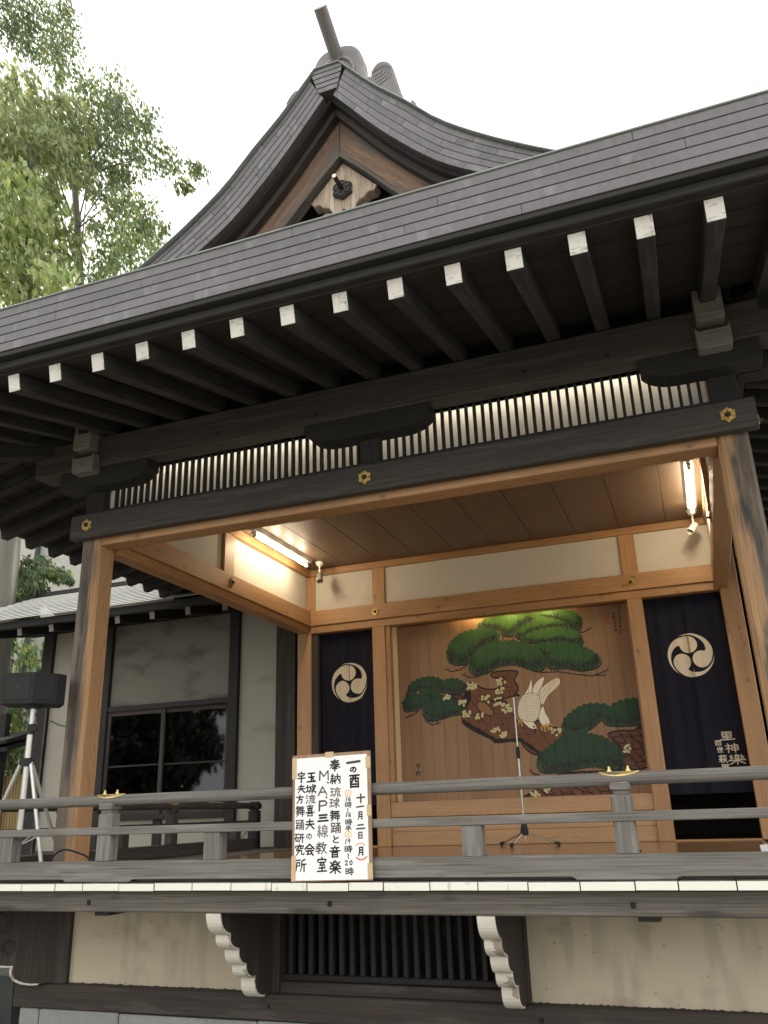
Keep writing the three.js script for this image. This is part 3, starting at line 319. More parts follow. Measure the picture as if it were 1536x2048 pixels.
/* --- eaves: built along a straight side, then turned into place */
const RY = (t) => 4.10 + (1.45 - t) * 0.25;       // underside of a rafter, t metres out from the post line
function eave(side) {
  const e = G(hall, 'eave');
  const m = new THREE.Matrix4();
  if (side === 'front') m.identity(); else if (side === 'left') m.makeRotationY(-Math.PI / 2).setPosition(-4.5, 0, 0); else m.makeRotationY(Math.PI / 2).setPosition(0.62, 0, 0);
  const put = (n, g, mat) => P(e, n, g.applyMatrix4(m), mat);
  // along-coordinate range: front runs in x; left runs in z (a = z), right runs with a = -z
  const a0 = side === 'front' ? -4.5 : side === 'left' ? -4.9 : 0, a1 = side === 'front' ? 0.62 : side === 'left' ? 0 : 4.9;
  const pitch = 0.3175, list = [];
  for (let k = -8; k < 26; k++) list.push((side === 'front' ? 0.409 : side === 'left' ? -0.16 : 0.16) + (side === 'right' ? k : -k) * pitch);
  const ang = Math.atan(0.25);
  list.forEach((a, i) => {
    const over = a < a0 ? a0 - a : a > a1 ? a - a1 : 0; if (over > 1.25 || (side === 'left' && a < -4.9) || (side === 'right' && a > 4.9)) return;
    const t0 = Math.max(-0.25, over + 0.04), L = (1.45 - t0) / Math.cos(ang);
    const g = bx(-0.0425, 0.0425, 0, 0.108, -L, 0, { g: 'z', c: 0.005 }); g.applyMatrix4(new THREE.Matrix4().makeRotationX(ang)); g.translate(a, 4.10, 1.45);
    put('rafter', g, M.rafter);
    const c = uvm(bx(-0.0425, 0.0425, 0, 0.108, 0, 0.004, { c: 0.002 }), 'x', 0.16, 0.16); c.applyMatrix4(new THREE.Matrix4().makeRotationX(ang)); c.translate(a, 4.10, 1.4505);
    put('rafter_end_paint', c, M.endPaint[(i * 3 + (i >> 2)) % 4]);
  });
  // soffit boards run along the eave on top of the rafters
  const A0 = a0 - (side === 'right' ? 0 : 1.45), A1 = a1 + (side === 'left' ? 0 : 1.45);
  for (let k = 0; k < 8; k++) {
    const t1 = 1.5 - k * 0.225, t0 = t1 - 0.221, tm = (t0 + t1) / 2, y = RY(tm) + 0.115;
    const g = bx(0, 1, 0, 0.018, -0.1105, 0.1105, { g: 'x', c: 0.002 }); const lo = side === 'front' ? Math.max(A0, a0 - t0 - 0.02) : side === 'left' ? -4.9 : Math.max(-1.45, -t0), hi = side === 'front' ? Math.min(A1, a1 + t0 + 0.02) : side === 'left' ? Math.min(1.45, t0) : 4.9;
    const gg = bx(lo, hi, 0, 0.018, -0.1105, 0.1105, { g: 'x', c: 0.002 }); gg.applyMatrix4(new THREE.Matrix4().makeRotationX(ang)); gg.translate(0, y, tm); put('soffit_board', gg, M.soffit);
  }
  const F0 = side === 'front' ? a0 - 1.46 : side === 'left' ? -5.0 : -1.36, F1 = side === 'front' ? a1 + 1.46 : side === 'left' ? 1.36 : 5.0;
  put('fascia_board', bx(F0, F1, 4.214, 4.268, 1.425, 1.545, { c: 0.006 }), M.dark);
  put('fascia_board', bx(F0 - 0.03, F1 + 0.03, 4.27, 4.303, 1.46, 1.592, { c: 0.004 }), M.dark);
  // copper-clad edge in five lapped courses, each of several sheets
  for (let k = 0; k < 5; k++) {
    const y0 = 4.304 + k * 0.0595, z1 = 1.598 + k * 0.0035; let x = F0 - 0.1 - hash(k, side.length, 77) * 1.8;
    while (x < F1 + 0.1) { const x2 = Math.min(x + 1.82, F1 + 0.1), xs = Math.max(x, F0 - 0.1); if (x2 - xs > 0.02) put('copper_sheet', bx(xs + 0.0003, x2 - 0.0003, y0, y0 + 0.0585, 1.40, z1, { c: 0.0022, tw: 1.3, th: 0.5 }), [M.copper, M.copper2, M.copper3][(k * 5 + Math.round(x * 3) + 90) % 3]); x += 1.82; }
  }
  put('edge_lip', bx(F0 - 0.11, F1 + 0.11, 4.601, 4.612, 1.38, 1.621, { c: 0.003, tw: 1.5, th: 0.2 }), M.verdigris);
}
eave('front'); eave('left'); eave('right');
for (const s of [-1, 1]) { // hip rafters out to the corners
  const g = bx(-0.06, 0.06, 0, 0.15, -0.3, 2.12, { g: 'z' }); g.rotateX(Math.atan(0.25 / 1.414)); g.rotateY(s * Math.PI / 4); g.translate(s < 0 ? -4.5 : 0.62, 4.36, 0);
  P(hall, 'hip_rafter', g, M.dark);
}
/* roof planes behind the copper edge, closing the building */
{
  const r = G(hall, 'roof'), ring = (t, y) => [[-4.5 - t, y, -5.2], [-4.5 - t, y, t], [0.62 + t, y, t], [0.62 + t, y, -5.2]];
  const rings = [ring(1.39, 4.50), ring(1.618, 4.613), ring(0.9, 4.87), ring(0.1, 5.24), ring(-0.5, 5.24), ring(-0.5, 5.14), ring(0.1, 5.14), ring(0.9, 4.77), ring(1.39, 4.50)];
  for (let k = 0; k < 3; k++) { // front and the two side slopes, hipped at the corners
    const pos = []; for (let i = 0; i < rings.length - 1; i++) { const A = rings[i][k], B = rings[i][k + 1], C = rings[i + 1][k + 1], D = rings[i + 1][k]; pos.push(...A, ...B, ...C, ...A, ...C, ...D); }
    const g = new THREE.BufferGeometry(); g.setAttribute('position', new THREE.BufferAttribute(new Float32Array(pos), 3)); g.computeVertexNormals(); P(r, 'roof_slope', uvm(g, 'x', 1.3, 0.5), M.copper2);
  }
  P(r, 'roof_back', bx(-6.0, 2.1, 4.3, 5.2, -5.3, -5.2), M.dark);
}

/* --- front gable */
const gab = G(hall, 'gable');
const curve = (pts) => (x) => { x = Math.abs(x); let i = 0; while (i < pts.length - 2 && x > pts[i + 1][0]) i++; const [x0, y0] = pts[i], [x1, y1] = pts[i + 1], sl = (a, b) => (pts[b][1] - pts[a][1]) / (pts[b][0] - pts[a][0]); const m0 = i ? (sl(i - 1, i) + sl(i, i + 1)) / 2 : sl(0, 1), m1 = i < pts.length - 2 ? (sl(i, i + 1) + sl(i + 1, i + 2)) / 2 : sl(i, i + 1), h = x1 - x0, t = (x - x0) / h; return (2 * t ** 3 - 3 * t * t + 1) * y0 + (t ** 3 - 2 * t * t + t) * h * m0 + (-2 * t ** 3 + 3 * t * t) * y1 + (t ** 3 - t * t) * h * m1; };
const gTop = curve([[0.1, 6.925], [0.38, 6.58], [0.62, 6.33], [0.84, 6.08], [1.12, 5.845], [1.39, 5.655], [1.62, 5.51], [2.0, 5.32], [2.5, 5.12], [3.0, 4.97]]);
const gBot = curve([[0, 6.71], [0.13, 6.54], [0.37, 6.23], [0.6, 5.97], [0.82, 5.755], [1.17, 5.52], [1.6, 5.3], [2.0, 5.14], [2.5, 4.96], [3.0, 4.82]]);
const GZ = 0.58;
{
  const off = 0.13;
  // point on the edge band: s = top parameter (distance from centre), k = 0 top .. 1 bottom
  const bp = (s, k) => { const a = [s, gTop(s)], sb = Math.max(0.04, s - off - 0.03 * s), b = [sb, gBot(sb)]; return [mix(a[0], b[0], k), mix(a[1], b[1], k)]; };
  for (const sg of [-1, 1]) for (let c = 0; c < 5; c++) {
    const k0 = c / 5 + 0.001, k1 = (c + 1) / 5 - 0.001; let s = 0.15, n = 0;
    const first = 0.14 + (c % 2) * 0.13 + (c % 3) * 0.05;
    while (s < 2.6) {
      const e = Math.min(2.6, s + (n ? 0.27 : first)), a = s + 0.0005, b = e - 0.0005, pts = [];
      for (let i = 0; i <= 3; i++) pts.push(bp(mix(a, b, i / 3), k0)); for (let i = 3; i >= 0; i--) pts.push(bp(mix(a, b, i / 3), k1));
      const z1 = GZ - c * 0.004;
      P(gab, 'copper_sheet', ex(pts.map(([x, y]) => [XC + sg * x, y]), z1 - 0.10, z1, { bevel: 0.0013, tw: 1.3, th: 0.5 }), [M.copper, M.copper3, M.copper2][(c * 7 + n * 5 + (sg > 0 ? 1 : 0)) % 3]);
      s = e; n++;
    }
  }
  // wedge of flat courses closing the apex
  for (let c = 0; c < 5; c++) { const y1 = 6.925 - c * 0.045, y0 = y1 - 0.0425, w1 = 0.14 - c * 0.013, w0 = w1 - 0.012; P(gab, 'apex_sheet', ex([[XC - w0, y0], [XC + w0, y0], [XC + w1, y1], [XC - w1, y1]], GZ - 0.1, GZ + 0.016 - c * 0.004, { bevel: 0.002, tw: 1.3, th: 0.5 }), c % 2 ? M.copper3 : M.copper); }
  const strip = (f0, f1, z0, z1, mat, name, x0 = 0, x1 = 2.4, n = 26) => { for (const sg of [-1, 1]) { const pts = []; for (let i = 0; i <= n; i++) { const x = mix(x0, x1, i / n); pts.push([XC + sg * (x + 0.0015), f0(x)]); } for (let i = n; i >= 0; i--) { const x = mix(x0, x1, i / n); pts.push([XC + sg * (x + 0.0015), f1(x)]); } const g = ex(pts, z0, z1, { bevel: 0.003 }), p = g.attributes.position, uv = g.attributes.uv, ou = rnd(), ov = rnd(); for (let i = 0; i < p.count; i++) { const x = Math.abs(p.getX(i) - XC); uv.setXY(i, (x * 1.45) / 2 + ou, (p.getY(i) - f0(Math.min(x1, x)) + p.getZ(i) * 0.3) / 0.6 + ov); } P(gab, name, g, mat); } };
  strip((x) => gTop(Math.max(x, 0.1)) + 0.014, (x) => gTop(Math.max(x, 0.1)) + 0.001, -4.6, GZ + 0.03, M.verdigris, 'edge_lip', 0, 2.6);
  strip((x) => gTop(Math.max(x, 0.1)) - 0.005, (x) => gBot(x) + 0.03, -4.6, GZ - 0.09, M.copper2, 'roof_shell', 0, 2.75);
  strip((x) => gBot(x) + 0.03, (x) => gBot(x) - 0.035, 0.10, 0.50, M.dark, 'under_board');
  strip((x) => gBot(x) - 0.03, (x) => gBot(x) - 0.105, 0.10, 0.43, M.brown, 'under_board');
  const wTop = curve([[0, 6.64], [0.27, 6.34], [0.51, 6.08], [0.79, 5.80], [1.2, 5.47], [1.6, 5.22], [2.4, 4.9]]), wBot = curve([[0, 6.26], [0.2, 6.05], [0.45, 5.76], [0.8, 5.44], [1.2, 5.14], [1.6, 4.92], [2.4, 4.6]]);
  strip(wTop, (x) => wBot(x) + 0.045, 0.28, 0.36, M.barge, 'barge_board', 0, 2.0);
  strip((x) => wBot(x) + 0.043, wBot, 0.27, 0.368, M.gray2, 'barge_moulding', 0, 2.0);
  // dark boards filling the gable behind
  for (let k = -12; k < 12; k++) { const x = XC + k * 0.18; const y1 = gBot(Math.max(Math.abs(x - XC), Math.abs(x + 0.18 - XC)) + 0.02) - 0.02; P(gab, 'gable_board', bx(x + 0.002, x + 0.178, 4.95, y1, 0.02, 0.05, { g: 'y' }), M.brown); }
  // carved pendant below the apex with its rosette and peg
  const s = new THREE.Shape(), y = 6.255; s.moveTo(XC, y); s.lineTo(XC + 0.27, 5.955); s.lineTo(XC + 0.245, 5.915); s.quadraticCurveTo(XC + 0.2, 5.93, XC + 0.18, 5.895); s.quadraticCurveTo(XC + 0.16, 5.87, XC + 0.13, 5.87); s.quadraticCurveTo(XC + 0.09, 5.84, XC + 0.085, 5.77); s.lineTo(XC + 0.12, 5.66); s.lineTo(XC - 0.12, 5.66); s.lineTo(XC - 0.085, 5.77); s.quadraticCurveTo(XC - 0.09, 5.84, XC - 0.13, 5.87); s.quadraticCurveTo(XC - 0.16, 5.87, XC - 0.18, 5.895); s.quadraticCurveTo(XC - 0.2, 5.93, XC - 0.245, 5.915); s.lineTo(XC - 0.27, 5.955); s.closePath();
  const h = new THREE.Path(); h.moveTo(XC, 5.83); h.quadraticCurveTo(XC + 0.045, 5.80, XC + 0.035, 5.76); h.lineTo(XC, 5.70); h.lineTo(XC - 0.035, 5.76); h.quadraticCurveTo(XC - 0.045, 5.80, XC, 5.83); s.holes.push(h);
  P(gab, 'pendant_board', ex(s, 0.20, 0.30, { bevel: 0.006, g: 'y', tw: 1.2, th: 0.35 }), M.pale);
  for (const q of [-1, 1]) P(gab, 'pendant_scroll', at(new THREE.TorusGeometry(0.042, 0.02, 8, 20), XC + q * 0.155, 5.80, 0.25), M.nose);
  const rz = new THREE.Shape(); for (let k = 0; k < 48; k++) { const a = k / 48 * Math.PI * 2, q = 0.078 * (1 + 0.09 * Math.cos(6 * a)); rz[k ? 'lineTo' : 'moveTo'](XC + 0.0 + q * Math.sin(a), 5.985 + q * Math.cos(a)); } rz.closePath();
  P(gab, 'rosette', ex(rz, 0.295, 0.335, { bevel: 0.01 }), M.bronze);
  for (let k = 0; k < 6; k++) { const a = k * Math.PI / 3; P(gab, 'rosette_petal', at(new THREE.TorusGeometry(0.019, 0.007, 6, 12), XC + 0.05 * Math.sin(a), 5.985 + 0.05 * Math.cos(a), 0.336), M.bronze); }
  P(gab, 'rosette_peg', cyl([XC, 5.985, 0.33], [XC, 5.985, 0.47], 0.019, 0.017), M.bronze);
  P(gab, 'peg_tip', cyl([XC, 5.985, 0.47], [XC, 5.985, 0.476], 0.0168, 0.0165), M.white);
  // lapped roof courses down the slope, their edges stand up a little
  for (const sg of [-1, 1]) for (let k = 0; k < 12; k++) { const x = 0.5 + k * 0.17; const g = bx(-0.09, 0.09, 0, 0.012, -4.5, 0.50, { g: 'z', c: 0.002, tw: 1.3, th: 0.5 }); g.rotateZ(Math.atan((gTop(x + 0.05) - gTop(x - 0.05)) / 0.1) + 0.09); if (sg < 0) { g.scale(-1, 1, 1); const p = g.attributes.position.array; for (let i = 0; i < p.length; i += 9) for (let j = 0; j < 3; j++) { const t = p[i + 3 + j]; p[i + 3 + j] = p[i + 6 + j]; p[i + 6 + j] = t; } g.computeVertexNormals(); } g.translate(XC + sg * x, gTop(x) + 0.02, 0); P(gab, 'roof_course', g, M.copper); }
}
/* --- ridge with its end ornament */
{
  const rg = G(hall, 'ridge');
  P(rg, 'ridge_cap', ex([[XC - 0.14, 6.90], [XC + 0.14, 6.90], [XC + 0.11, 7.10], [XC + 0.06, 7.16], [XC - 0.06, 7.16], [XC - 0.11, 7.10]], -4.6, 0.28, { bevel: 0.01 }), M.tileRidge);
  const s = new THREE.Shape(); s.moveTo(XC - 0.27, 6.86); s.quadraticCurveTo(XC - 0.215, 6.98, XC - 0.222, 7.10); s.quadraticCurveTo(XC - 0.21, 7.27, XC - 0.12, 7.32); s.quadraticCurveTo(XC, 7.37, XC + 0.12, 7.32); s.quadraticCurveTo(XC + 0.21, 7.27, XC + 0.222, 7.10); s.quadraticCurveTo(XC + 0.215, 6.98, XC + 0.27, 6.86); s.closePath();
  P(rg, 'end_plate', ex(s, 0.26, 0.40, { bevel: 0.02, g: 'y' }), M.tileRidge);
  const arch = []; for (let i = 0; i <= 20; i++) { const a = Math.PI * i / 20; arch.push([XC + 0.15 * Math.cos(a), 6.99 + 0.21 * Math.pow(Math.sin(a), 0.8), 0.405]); }
  P(rg, 'arch_moulding', tube([[XC + 0.16, 6.86, 0.405], ...arch, [XC - 0.16, 6.86, 0.405]], 0.014, 50, 6), M.tileRidge);
  P(rg, 'end_boss', at(new THREE.TorusGeometry(0.07, 0.016, 8, 24), XC, 7.02, 0.405), M.tileRidge);
  P(rg, 'end_boss', at(new THREE.SphereGeometry(0.05, 14, 10), XC, 7.02, 0.395), M.tileRidge);
  for (const q of [-1, 1]) { // wave-shaped fins on either side
    const f = new THREE.Shape(), X = (v) => XC + q * v; f.moveTo(X(0.20), 6.86); f.quadraticCurveTo(X(0.235), 6.98, X(0.275), 6.955); f.quadraticCurveTo(X(0.27), 7.03, X(0.33), 7.065); f.quadraticCurveTo(X(0.41), 7.09, X(0.45), 6.99); f.quadraticCurveTo(X(0.47), 6.88, X(0.52), 6.665); f.lineTo(X(0.44), 6.42); f.lineTo(X(0.2), 6.72); f.closePath();
    P(rg, 'wave_fin', ex(f, 0.27, 0.37, { bevel: 0.015 }), M.tileRidge);
    for (let k = 0; k < 4; k++) { const r = 0.022 + k * 0.021, pts = []; for (let i = 0; i <= 10; i++) { const a = 2.7 - i * 0.34; pts.push([X(0.352 + r * Math.cos(a) + k * 0.004), 6.968 + r * Math.sin(a) - k * 0.012, 0.369]); } pts.push([X(0.30 + k * 0.012), 6.93 - k * 0.035, 0.369]); P(rg, 'fin_groove', tube(pts, 0.0075, 30, 5), M.tileRidge); }
    for (let k = 0; k < 3; k++) P(rg, 'fin_groove', tube([[X(0.25 + k * 0.05), 6.80 - k * 0.03, 0.369], [X(0.34 + k * 0.03), 6.77 - k * 0.01, 0.371], [X(0.42 + k * 0.022), 6.66 - k * 0.02, 0.369]], 0.0075, 16, 5), M.tileRidge);
    P(rg, 'small_fin', ex([[X(0.54), 6.44], [X(0.56), 6.55], [X(0.60), 6.60], [X(0.625), 6.55], [X(0.65), 6.34]], 0.28, 0.36, { bevel: 0.01 }), M.tileRidge);
  }
  P(rg, 'ridge_tube', cyl([XC, 7.16, 0.25], [XC, 7.415, 0.70], 0.056, 0.054, 24), M.tileRidge);
  P(rg, 'tube_disc', at(new THREE.CylinderGeometry(0.053, 0.053, 0.006, 24), XC, 7.416, 0.702, Math.atan2(0.45, 0.255), 0, 0), M.nose);
}

/* --- stage floor, deck and its white-painted plank ends */
{
  const f = G(hall, 'stage_floor');
  for (let k = 0; k < 24; k++) { const z1 = -0.17 - k * 0.1475; P(f, 'floor_board', bx(-4.16, 0.36, FL - 0.03, FL, z1 - 0.1463, z1, { c: 0.0012 }), M.floor); }
  P(f, 'subfloor', bx(-4.3, 0.5, 1.05, FL - 0.032, -5.6, -0.05), M.dark);
  P(f, 'floor_sill', bx(-4.16, 0.335, FL - 0.035, FL - 0.0015, -0.168, 0.02, { c: 0.003 }), M.hinoki2);
  const d = G(hall, 'deck'), J = [-4.83, -4.62, -4.40, -4.18, -3.94, -3.695, -3.498, -3.245, -3.008, -2.762, -2.517, -2.27, -2.062, -1.825, -1.634, -1.387, -1.141, -0.894, -0.647, -0.397, -0.207, 0.04, 0.27, 0.5, 0.75, 1.0, 1.25];
  for (let i = 0; i + 1 < J.length; i++) {
    const dy = (hash(i, 3, 7) - 0.5) * 0.003, dz = (hash(i, 5, 7) - 0.5) * 0.006;
    P(d, 'deck_plank', bx(J[i] + 0.0015, J[i + 1] - 0.0015, 1.178 + dy, FL - 0.002 + dy, 0.022, 0.685 + dz, { g: 'z', c: 0.003 }), M.gray);
    P(d, 'plank_end_paint', bx(J[i] + 0.003, J[i + 1] - 0.003, 1.1795 + dy, FL - 0.0035 + dy, 0.684 + dz, 0.69 + dz, { c: 0.001, tw: 1.3, th: 0.3 }), M.white);
  }
  for (let k = 0; k < 18; k++) { const z1 = 0.68 - k * 0.25; P(d, 'side_plank', bx(-4.98, k < 3 ? -4.835 : -4.345, 1.178, FL - 0.002, z1 - 0.247, z1, { g: 'x' }), M.gray2); P(d, 'plank_end_paint', bx(-4.986, -4.979, 1.18, FL - 0.004, z1 - 0.245, z1 - 0.002, { c: 0.001, tw: 1.3, th: 0.3 }), M.white); }
}
/* --- edge beam below the deck */
{
  const e = P(hall, 'edge_beam', bx(-4.95, 1.3, 1.062, 1.176, 0.50, 0.628, { c: 0.006 }), M.gray2);
  for (const x of [-3.491, -1.959, -0.421]) P(e, 'peg', bx(x - 0.011, x + 0.011, 1.10, 1.126, 0.62, 0.637, { c: 0.003 }), M.black);
  for (const x of [-3.42, -0.36]) P(e, 'joist_end', bx(x - 0.05, x + 0.05, 1.04, 1.063, 0.42, 0.60, { c: 0.003 }), M.dark);
  P(hall, 'side_edge_beam', bx(-4.93, -4.80, 1.062, 1.176, -3.9, 0.496, { g: 'z' }), M.gray2);
  for (const z of [0.3, -0.5, -1.3, -2.1]) P(hall, 'joist', bx(-4.79, 1.2, 1.085, 1.172, z - 0.05, z + 0.05), M.dark);
}
/* --- lower wall: plaster panels, posts, slatted vent, base beam, stones */
{
  const w = G(hall, 'lower_wall');
  P(w, 'plaster_panel', uvm(bx(-4.135, -2.69, 0.565, 1.07, -0.09, -0.035, { c: 0.004 }), 'x', 2, 1), M.plaster);
  P(w, 'plaster_panel', uvm(bx(-1.075, 1.3, 0.565, 1.07, -0.09, -0.035, { c: 0.004 }), 'x', 2, 1), M.plaster);
  for (const [a, b] of [[-4.275, -4.13], [-2.705, -2.575], [-1.215, -1.07]]) P(w, 'wall_post', bx(a, b, 0.565, 1.06, -0.13, 0.0, { g: 'y', c: 0.005 }), M.brown);
  for (let k = 0; k < 20; k++) { const x = -2.545 + k * 0.0668; P(w, 'vent_slat', bx(x, x + 0.03, 0.66, 1.06, -0.105, -0.06, { g: 'y' }), M.dark); }
  for (const [x0, x1] of [[-4.13, -2.705], [-1.07, 1.3]]) { const pts = [[x0, 0.560], [x1, 0.560]]; for (let x = x1; x > x0; x -= 0.012) pts.push([x, 0.5685 + 0.007 * Math.pow(hash(Math.round(x * 90), 4, 8), 2.2)]); P(w, 'mortar_fringe', ex(pts, -0.06, -0.031, { bevel: 0 }), M.brown); }
  P(w, 'vent_sill', bx(-2.575, -1.215, 0.565, 0.625, -0.13, -0.015), M.brown);
  P(w, 'vent_sill', bx(-2.575, -1.215, 0.627, 0.66, -0.12, -0.05), M.dark);
  P(w, 'inner_wall', bx(-4.18, 1.3, 0.43, 1.06, -1.2, -1.15), M.brown); P(w, 'inner_wall', bx(-4.18, -4.14, 0.43, 1.06, -1.15, -0.10), M.brown); P(w, 'inner_floor', bx(-4.14, 1.3, 0.36, 0.43, -1.15, -0.31), M.brown);  // unseen enclosure under the stage, keeps outside light from behind the vent
  P(w, 'base_beam', bx(-4.525, 1.35, 0.425, 0.566, -0.14, 0.022, { c: 0.007 }), M.brown);
  P(w, 'peg', bx(-2.64, -2.62, 0.49, 0.512, 0.018, 0.028), M.black); P(w, 'peg', bx(-1.03, -1.005, 0.485, 0.51, 0.018, 0.028), M.black);
  P(w, 'side_base_beam', bx(-4.275, -4.14, 0.427, 0.56, -3.9, -0.145, { g: 'z' }), M.brown);
  P(w, 'side_wall_board', bx(-4.23, -4.19, 0.565, 1.05, -3.9, -0.14, { g: 'z' }), M.brown);
  const st = G(hall, 'stone_base'); let x = -4.47; for (const L of [0.16, 0.62, 0.98, 0.9, 1.05, 0.85, 0.95, 0.7]) { P(st, 'base_stone', bx(x, x + L - 0.006, 0, 0.418 + rr(-0.004, 0.004), -0.3, 0.012 + rr(-0.004, 0.004), { c: 0.008, g: 'x', tw: 1, th: 1 }), M.stone); x += L; }
}
/* --- carved corbels with worn white edges */
{
  const lobes = [[[0.615, 1.058]], [[0.60, 1.0], [0.585, 0.965], [0.50, 0.945]], [[0.515, 0.90], [0.475, 0.87], [0.40, 0.858]], [[0.41, 0.815], [0.375, 0.775], [0.315, 0.77]], [[0.325, 0.72], [0.27, 0.69], [0.205, 0.69]], [[0.225, 0.63], [0.18, 0.575], [0.085, 0.572]]];
  const edge = []; let last = lobes[0][0]; edge.push(last);
  for (const [c1, c2, e] of lobes.slice(1)) { for (let i = 1; i <= 7; i++) { const t = i / 7, u = 1 - t; edge.push([0, 1].map((k) => u * u * u * last[k] + 3 * u * u * t * c1[k] + 3 * u * t * t * c2[k] + t * t * t * e[k])); } last = e; }
  const body = () => [[-0.03, 1.058], ...edge, [-0.03, 0.572]];
  const band = () => { const off = edge.map(([z, y]) => [z + 0.006, y - 0.006]); return [...off, ...edge.slice().reverse().map(([z, y]) => [z - 0.003, y + 0.003])]; };
  for (const x of [-2.664, -1.13]) {
    const c = P(hall, 'corbel', ex(body(), x - 0.043, x + 0.043, { plane: 'zy', bevel: 0.002 }), M.brown);
    P(c, 'painted_edge', ex(band(), x - 0.0455, x + 0.0455, { plane: 'zy', bevel: 0.001, g: 'y', tw: 0.22, th: 0.4 }), M.wornWhite);
  }
  // the corner corbel carries the side deck; it points left and has carved spirals
  const long = (pts) => pts.map(([z, y]) => [z * 1.4, y]), turn = (g) => { g.rotateY(-Math.PI / 4); g.translate(-4.235, 0, -0.05); return g; };
  const c = P(hall, 'corbel', turn(ex(long(body()), -0.045, 0.045, { plane: 'zy', bevel: 0.002 })), M.brown);
  P(c, 'painted_edge', turn(ex(long(band()), -0.0475, 0.0475, { plane: 'zy', bevel: 0.001, g: 'y', tw: 0.22, th: 0.4 })), M.wornWhite);
  for (const [z, y, r] of [[0.40, 0.96, 0.075], [0.33, 0.80, 0.042]]) for (const q of [1, 0.6]) P(c, 'carved_spiral', turn(at(new THREE.TorusGeometry(r * q, 0.006, 6, 32), 0.046, y, z, 0, Math.PI / 2, 0)), M.brown);
}
/* --- railing round the deck */
function goldPlate(parent, x, y, z, along) {
  const s = new THREE.Shape(); s.absellipse(0, 0, 0.098, 0.043, 0, Math.PI * 2, false, 0); const g = new THREE.ExtrudeGeometry(s, { depth: 0.004, bevelEnabled: false, curveSegments: 32 }); g.rotateX(-Math.PI / 2);
  const p = g.attributes.position; for (let i = 0; i < p.count; i++) { const q = clamp(p.getZ(i) / 0.0345, -1, 1), a = p.getZ(i) / 0.036; p.setZ(i, 0.0335 * Math.sin(a)); p.setY(i, p.getY(i) + 0.0325 * Math.cos(a)); } g.computeVertexNormals(); if (along === 'z') g.rotateY(Math.PI / 2); g.translate(x, y, z);
  P(parent, 'gold_plate', g, M.goldBright);
  for (const d of [-0.045, 0.045]) { const k = lathe([[0.0001, 0.026], [0.005, 0.024], [0.0065, 0.019], [0.004, 0.014], [0.009, 0.010], [0.011, 0.004], [0.011, 0]], 12); k.translate(x + (along === 'z' ? 0 : d), y + 0.035, z + (along === 'z' ? d : 0)); P(parent, 'gold_knob', k, M.goldBright); }
}
function railing(along, o) { // posts at o.main, o.short; runs from o.a to o.b; at distance o.d
  const r = G(hall, 'railing'), X = along === 'x', B = (a0, a1, y0, y1, w, opt, dz = 0) => X ? bx(a0, a1, y0, y1, o.d - w / 2 + dz, o.d + w / 2 + dz, opt) : bx(o.d - w / 2 + dz, o.d + w / 2 + dz, y0, y1, a0, a1, opt);
  const m = o.mat;
  if (X) { // ground sill with shallow drain cut-outs beneath
    const s = new THREE.Shape(); s.moveTo(o.a, 1.331); s.lineTo(o.b, 1.331); s.lineTo(o.b, 1.221); let x = o.b; for (const p of o.main.slice().sort((u, v) => v - u)) { const p1 = p + 0.205, p0 = p - 0.25; s.lineTo(Math.min(o.b, p1 + 0.7), 1.235); s.lineTo(p1 + 0.03, 1.235); s.quadraticCurveTo(p1 + 0.01, 1.235, p1, 1.221); s.lineTo(p0, 1.221); s.quadraticCurveTo(p0 - 0.01, 1.235, p0 - 0.03, 1.235); x = p0; } s.lineTo(o.a, 1.235); s.closePath();
    P(r, 'ground_sill', ex(s, o.d - 0.005, o.d + 0.045, { bevel: 0.003 }), m); P(r, 'ground_sill', bx(o.a, o.b, 1.2195, 1.3315, o.d - 0.05, o.d - 0.0055), m);
  } else P(r, 'ground_sill', B(o.a, o.b, 1.221, 1.331, 0.09, { g: 'z' }), m);
  P(r, 'middle_rail', B(o.a, o.b, 1.477, 1.521, 0.07, { c: 0.004 }, 0.014), m);
  const rail = X ? cyl([o.a, 1.672, o.d], [o.b, 1.672, o.d], 0.0315, 0.0315, 28) : cyl([o.d, 1.672, o.a], [o.d, 1.672, o.b], 0.0315, 0.0315, 20);
  { const q = rail.toNonIndexed(), p = q.attributes.position, uv = new Float32Array(p.count * 2); for (let i = 0; i < p.count; i++) { const a = Math.atan2(p.getY(i) - 1.672, (X ? p.getZ(i) : p.getX(i)) - o.d); uv[2 * i] = (X ? p.getX(i) : p.getZ(i)) / 2 + 0.13; uv[2 * i + 1] = a / 6.283 * 0.4; } q.setAttribute('uv', new THREE.BufferAttribute(uv, 2)); P(r, 'top_rail', q, m); }
  for (const a of o.short) P(r, 'short_post', B(a - 0.052, a + 0.052, 1.33, 1.478, 0.086, { g: 'y', c: 0.004 }), m);
  for (const a of o.main) {
    P(r, 'post', [B(a - 0.05, a + 0.05, 1.33, 1.597, 0.086, { g: 'y', c: 0.007 })], m);
    P(r, 'post_neck', B(a - 0.036, a + 0.036, 1.596, 1.622, 0.075, { g: 'y', c: 0.004 }), m);
    P(r, 'post_cap', B(a - 0.048, a + 0.048, 1.618, 1.657, 0.098, { c: 0.006 }), m);
    if (o.gold) goldPlate(r, X ? a : o.d, 1.672, X ? o.d : a, along);
  }
}
railing('x', { d: 0.595, a: -4.96, b: 1.3, main: [-3.42, -0.418], short: [-4.15, -2.68, -1.925, -1.172, 0.335], mat: M.gray, gold: true });
railing('z', { d: -4.9, a: -3.82, b: 0.53, main: [-0.75, -2.25], short: [-0.05, -1.5, -3.0, -3.45], mat: M.beam, gold: true });  // darker timber stands in for the shade on this side railing
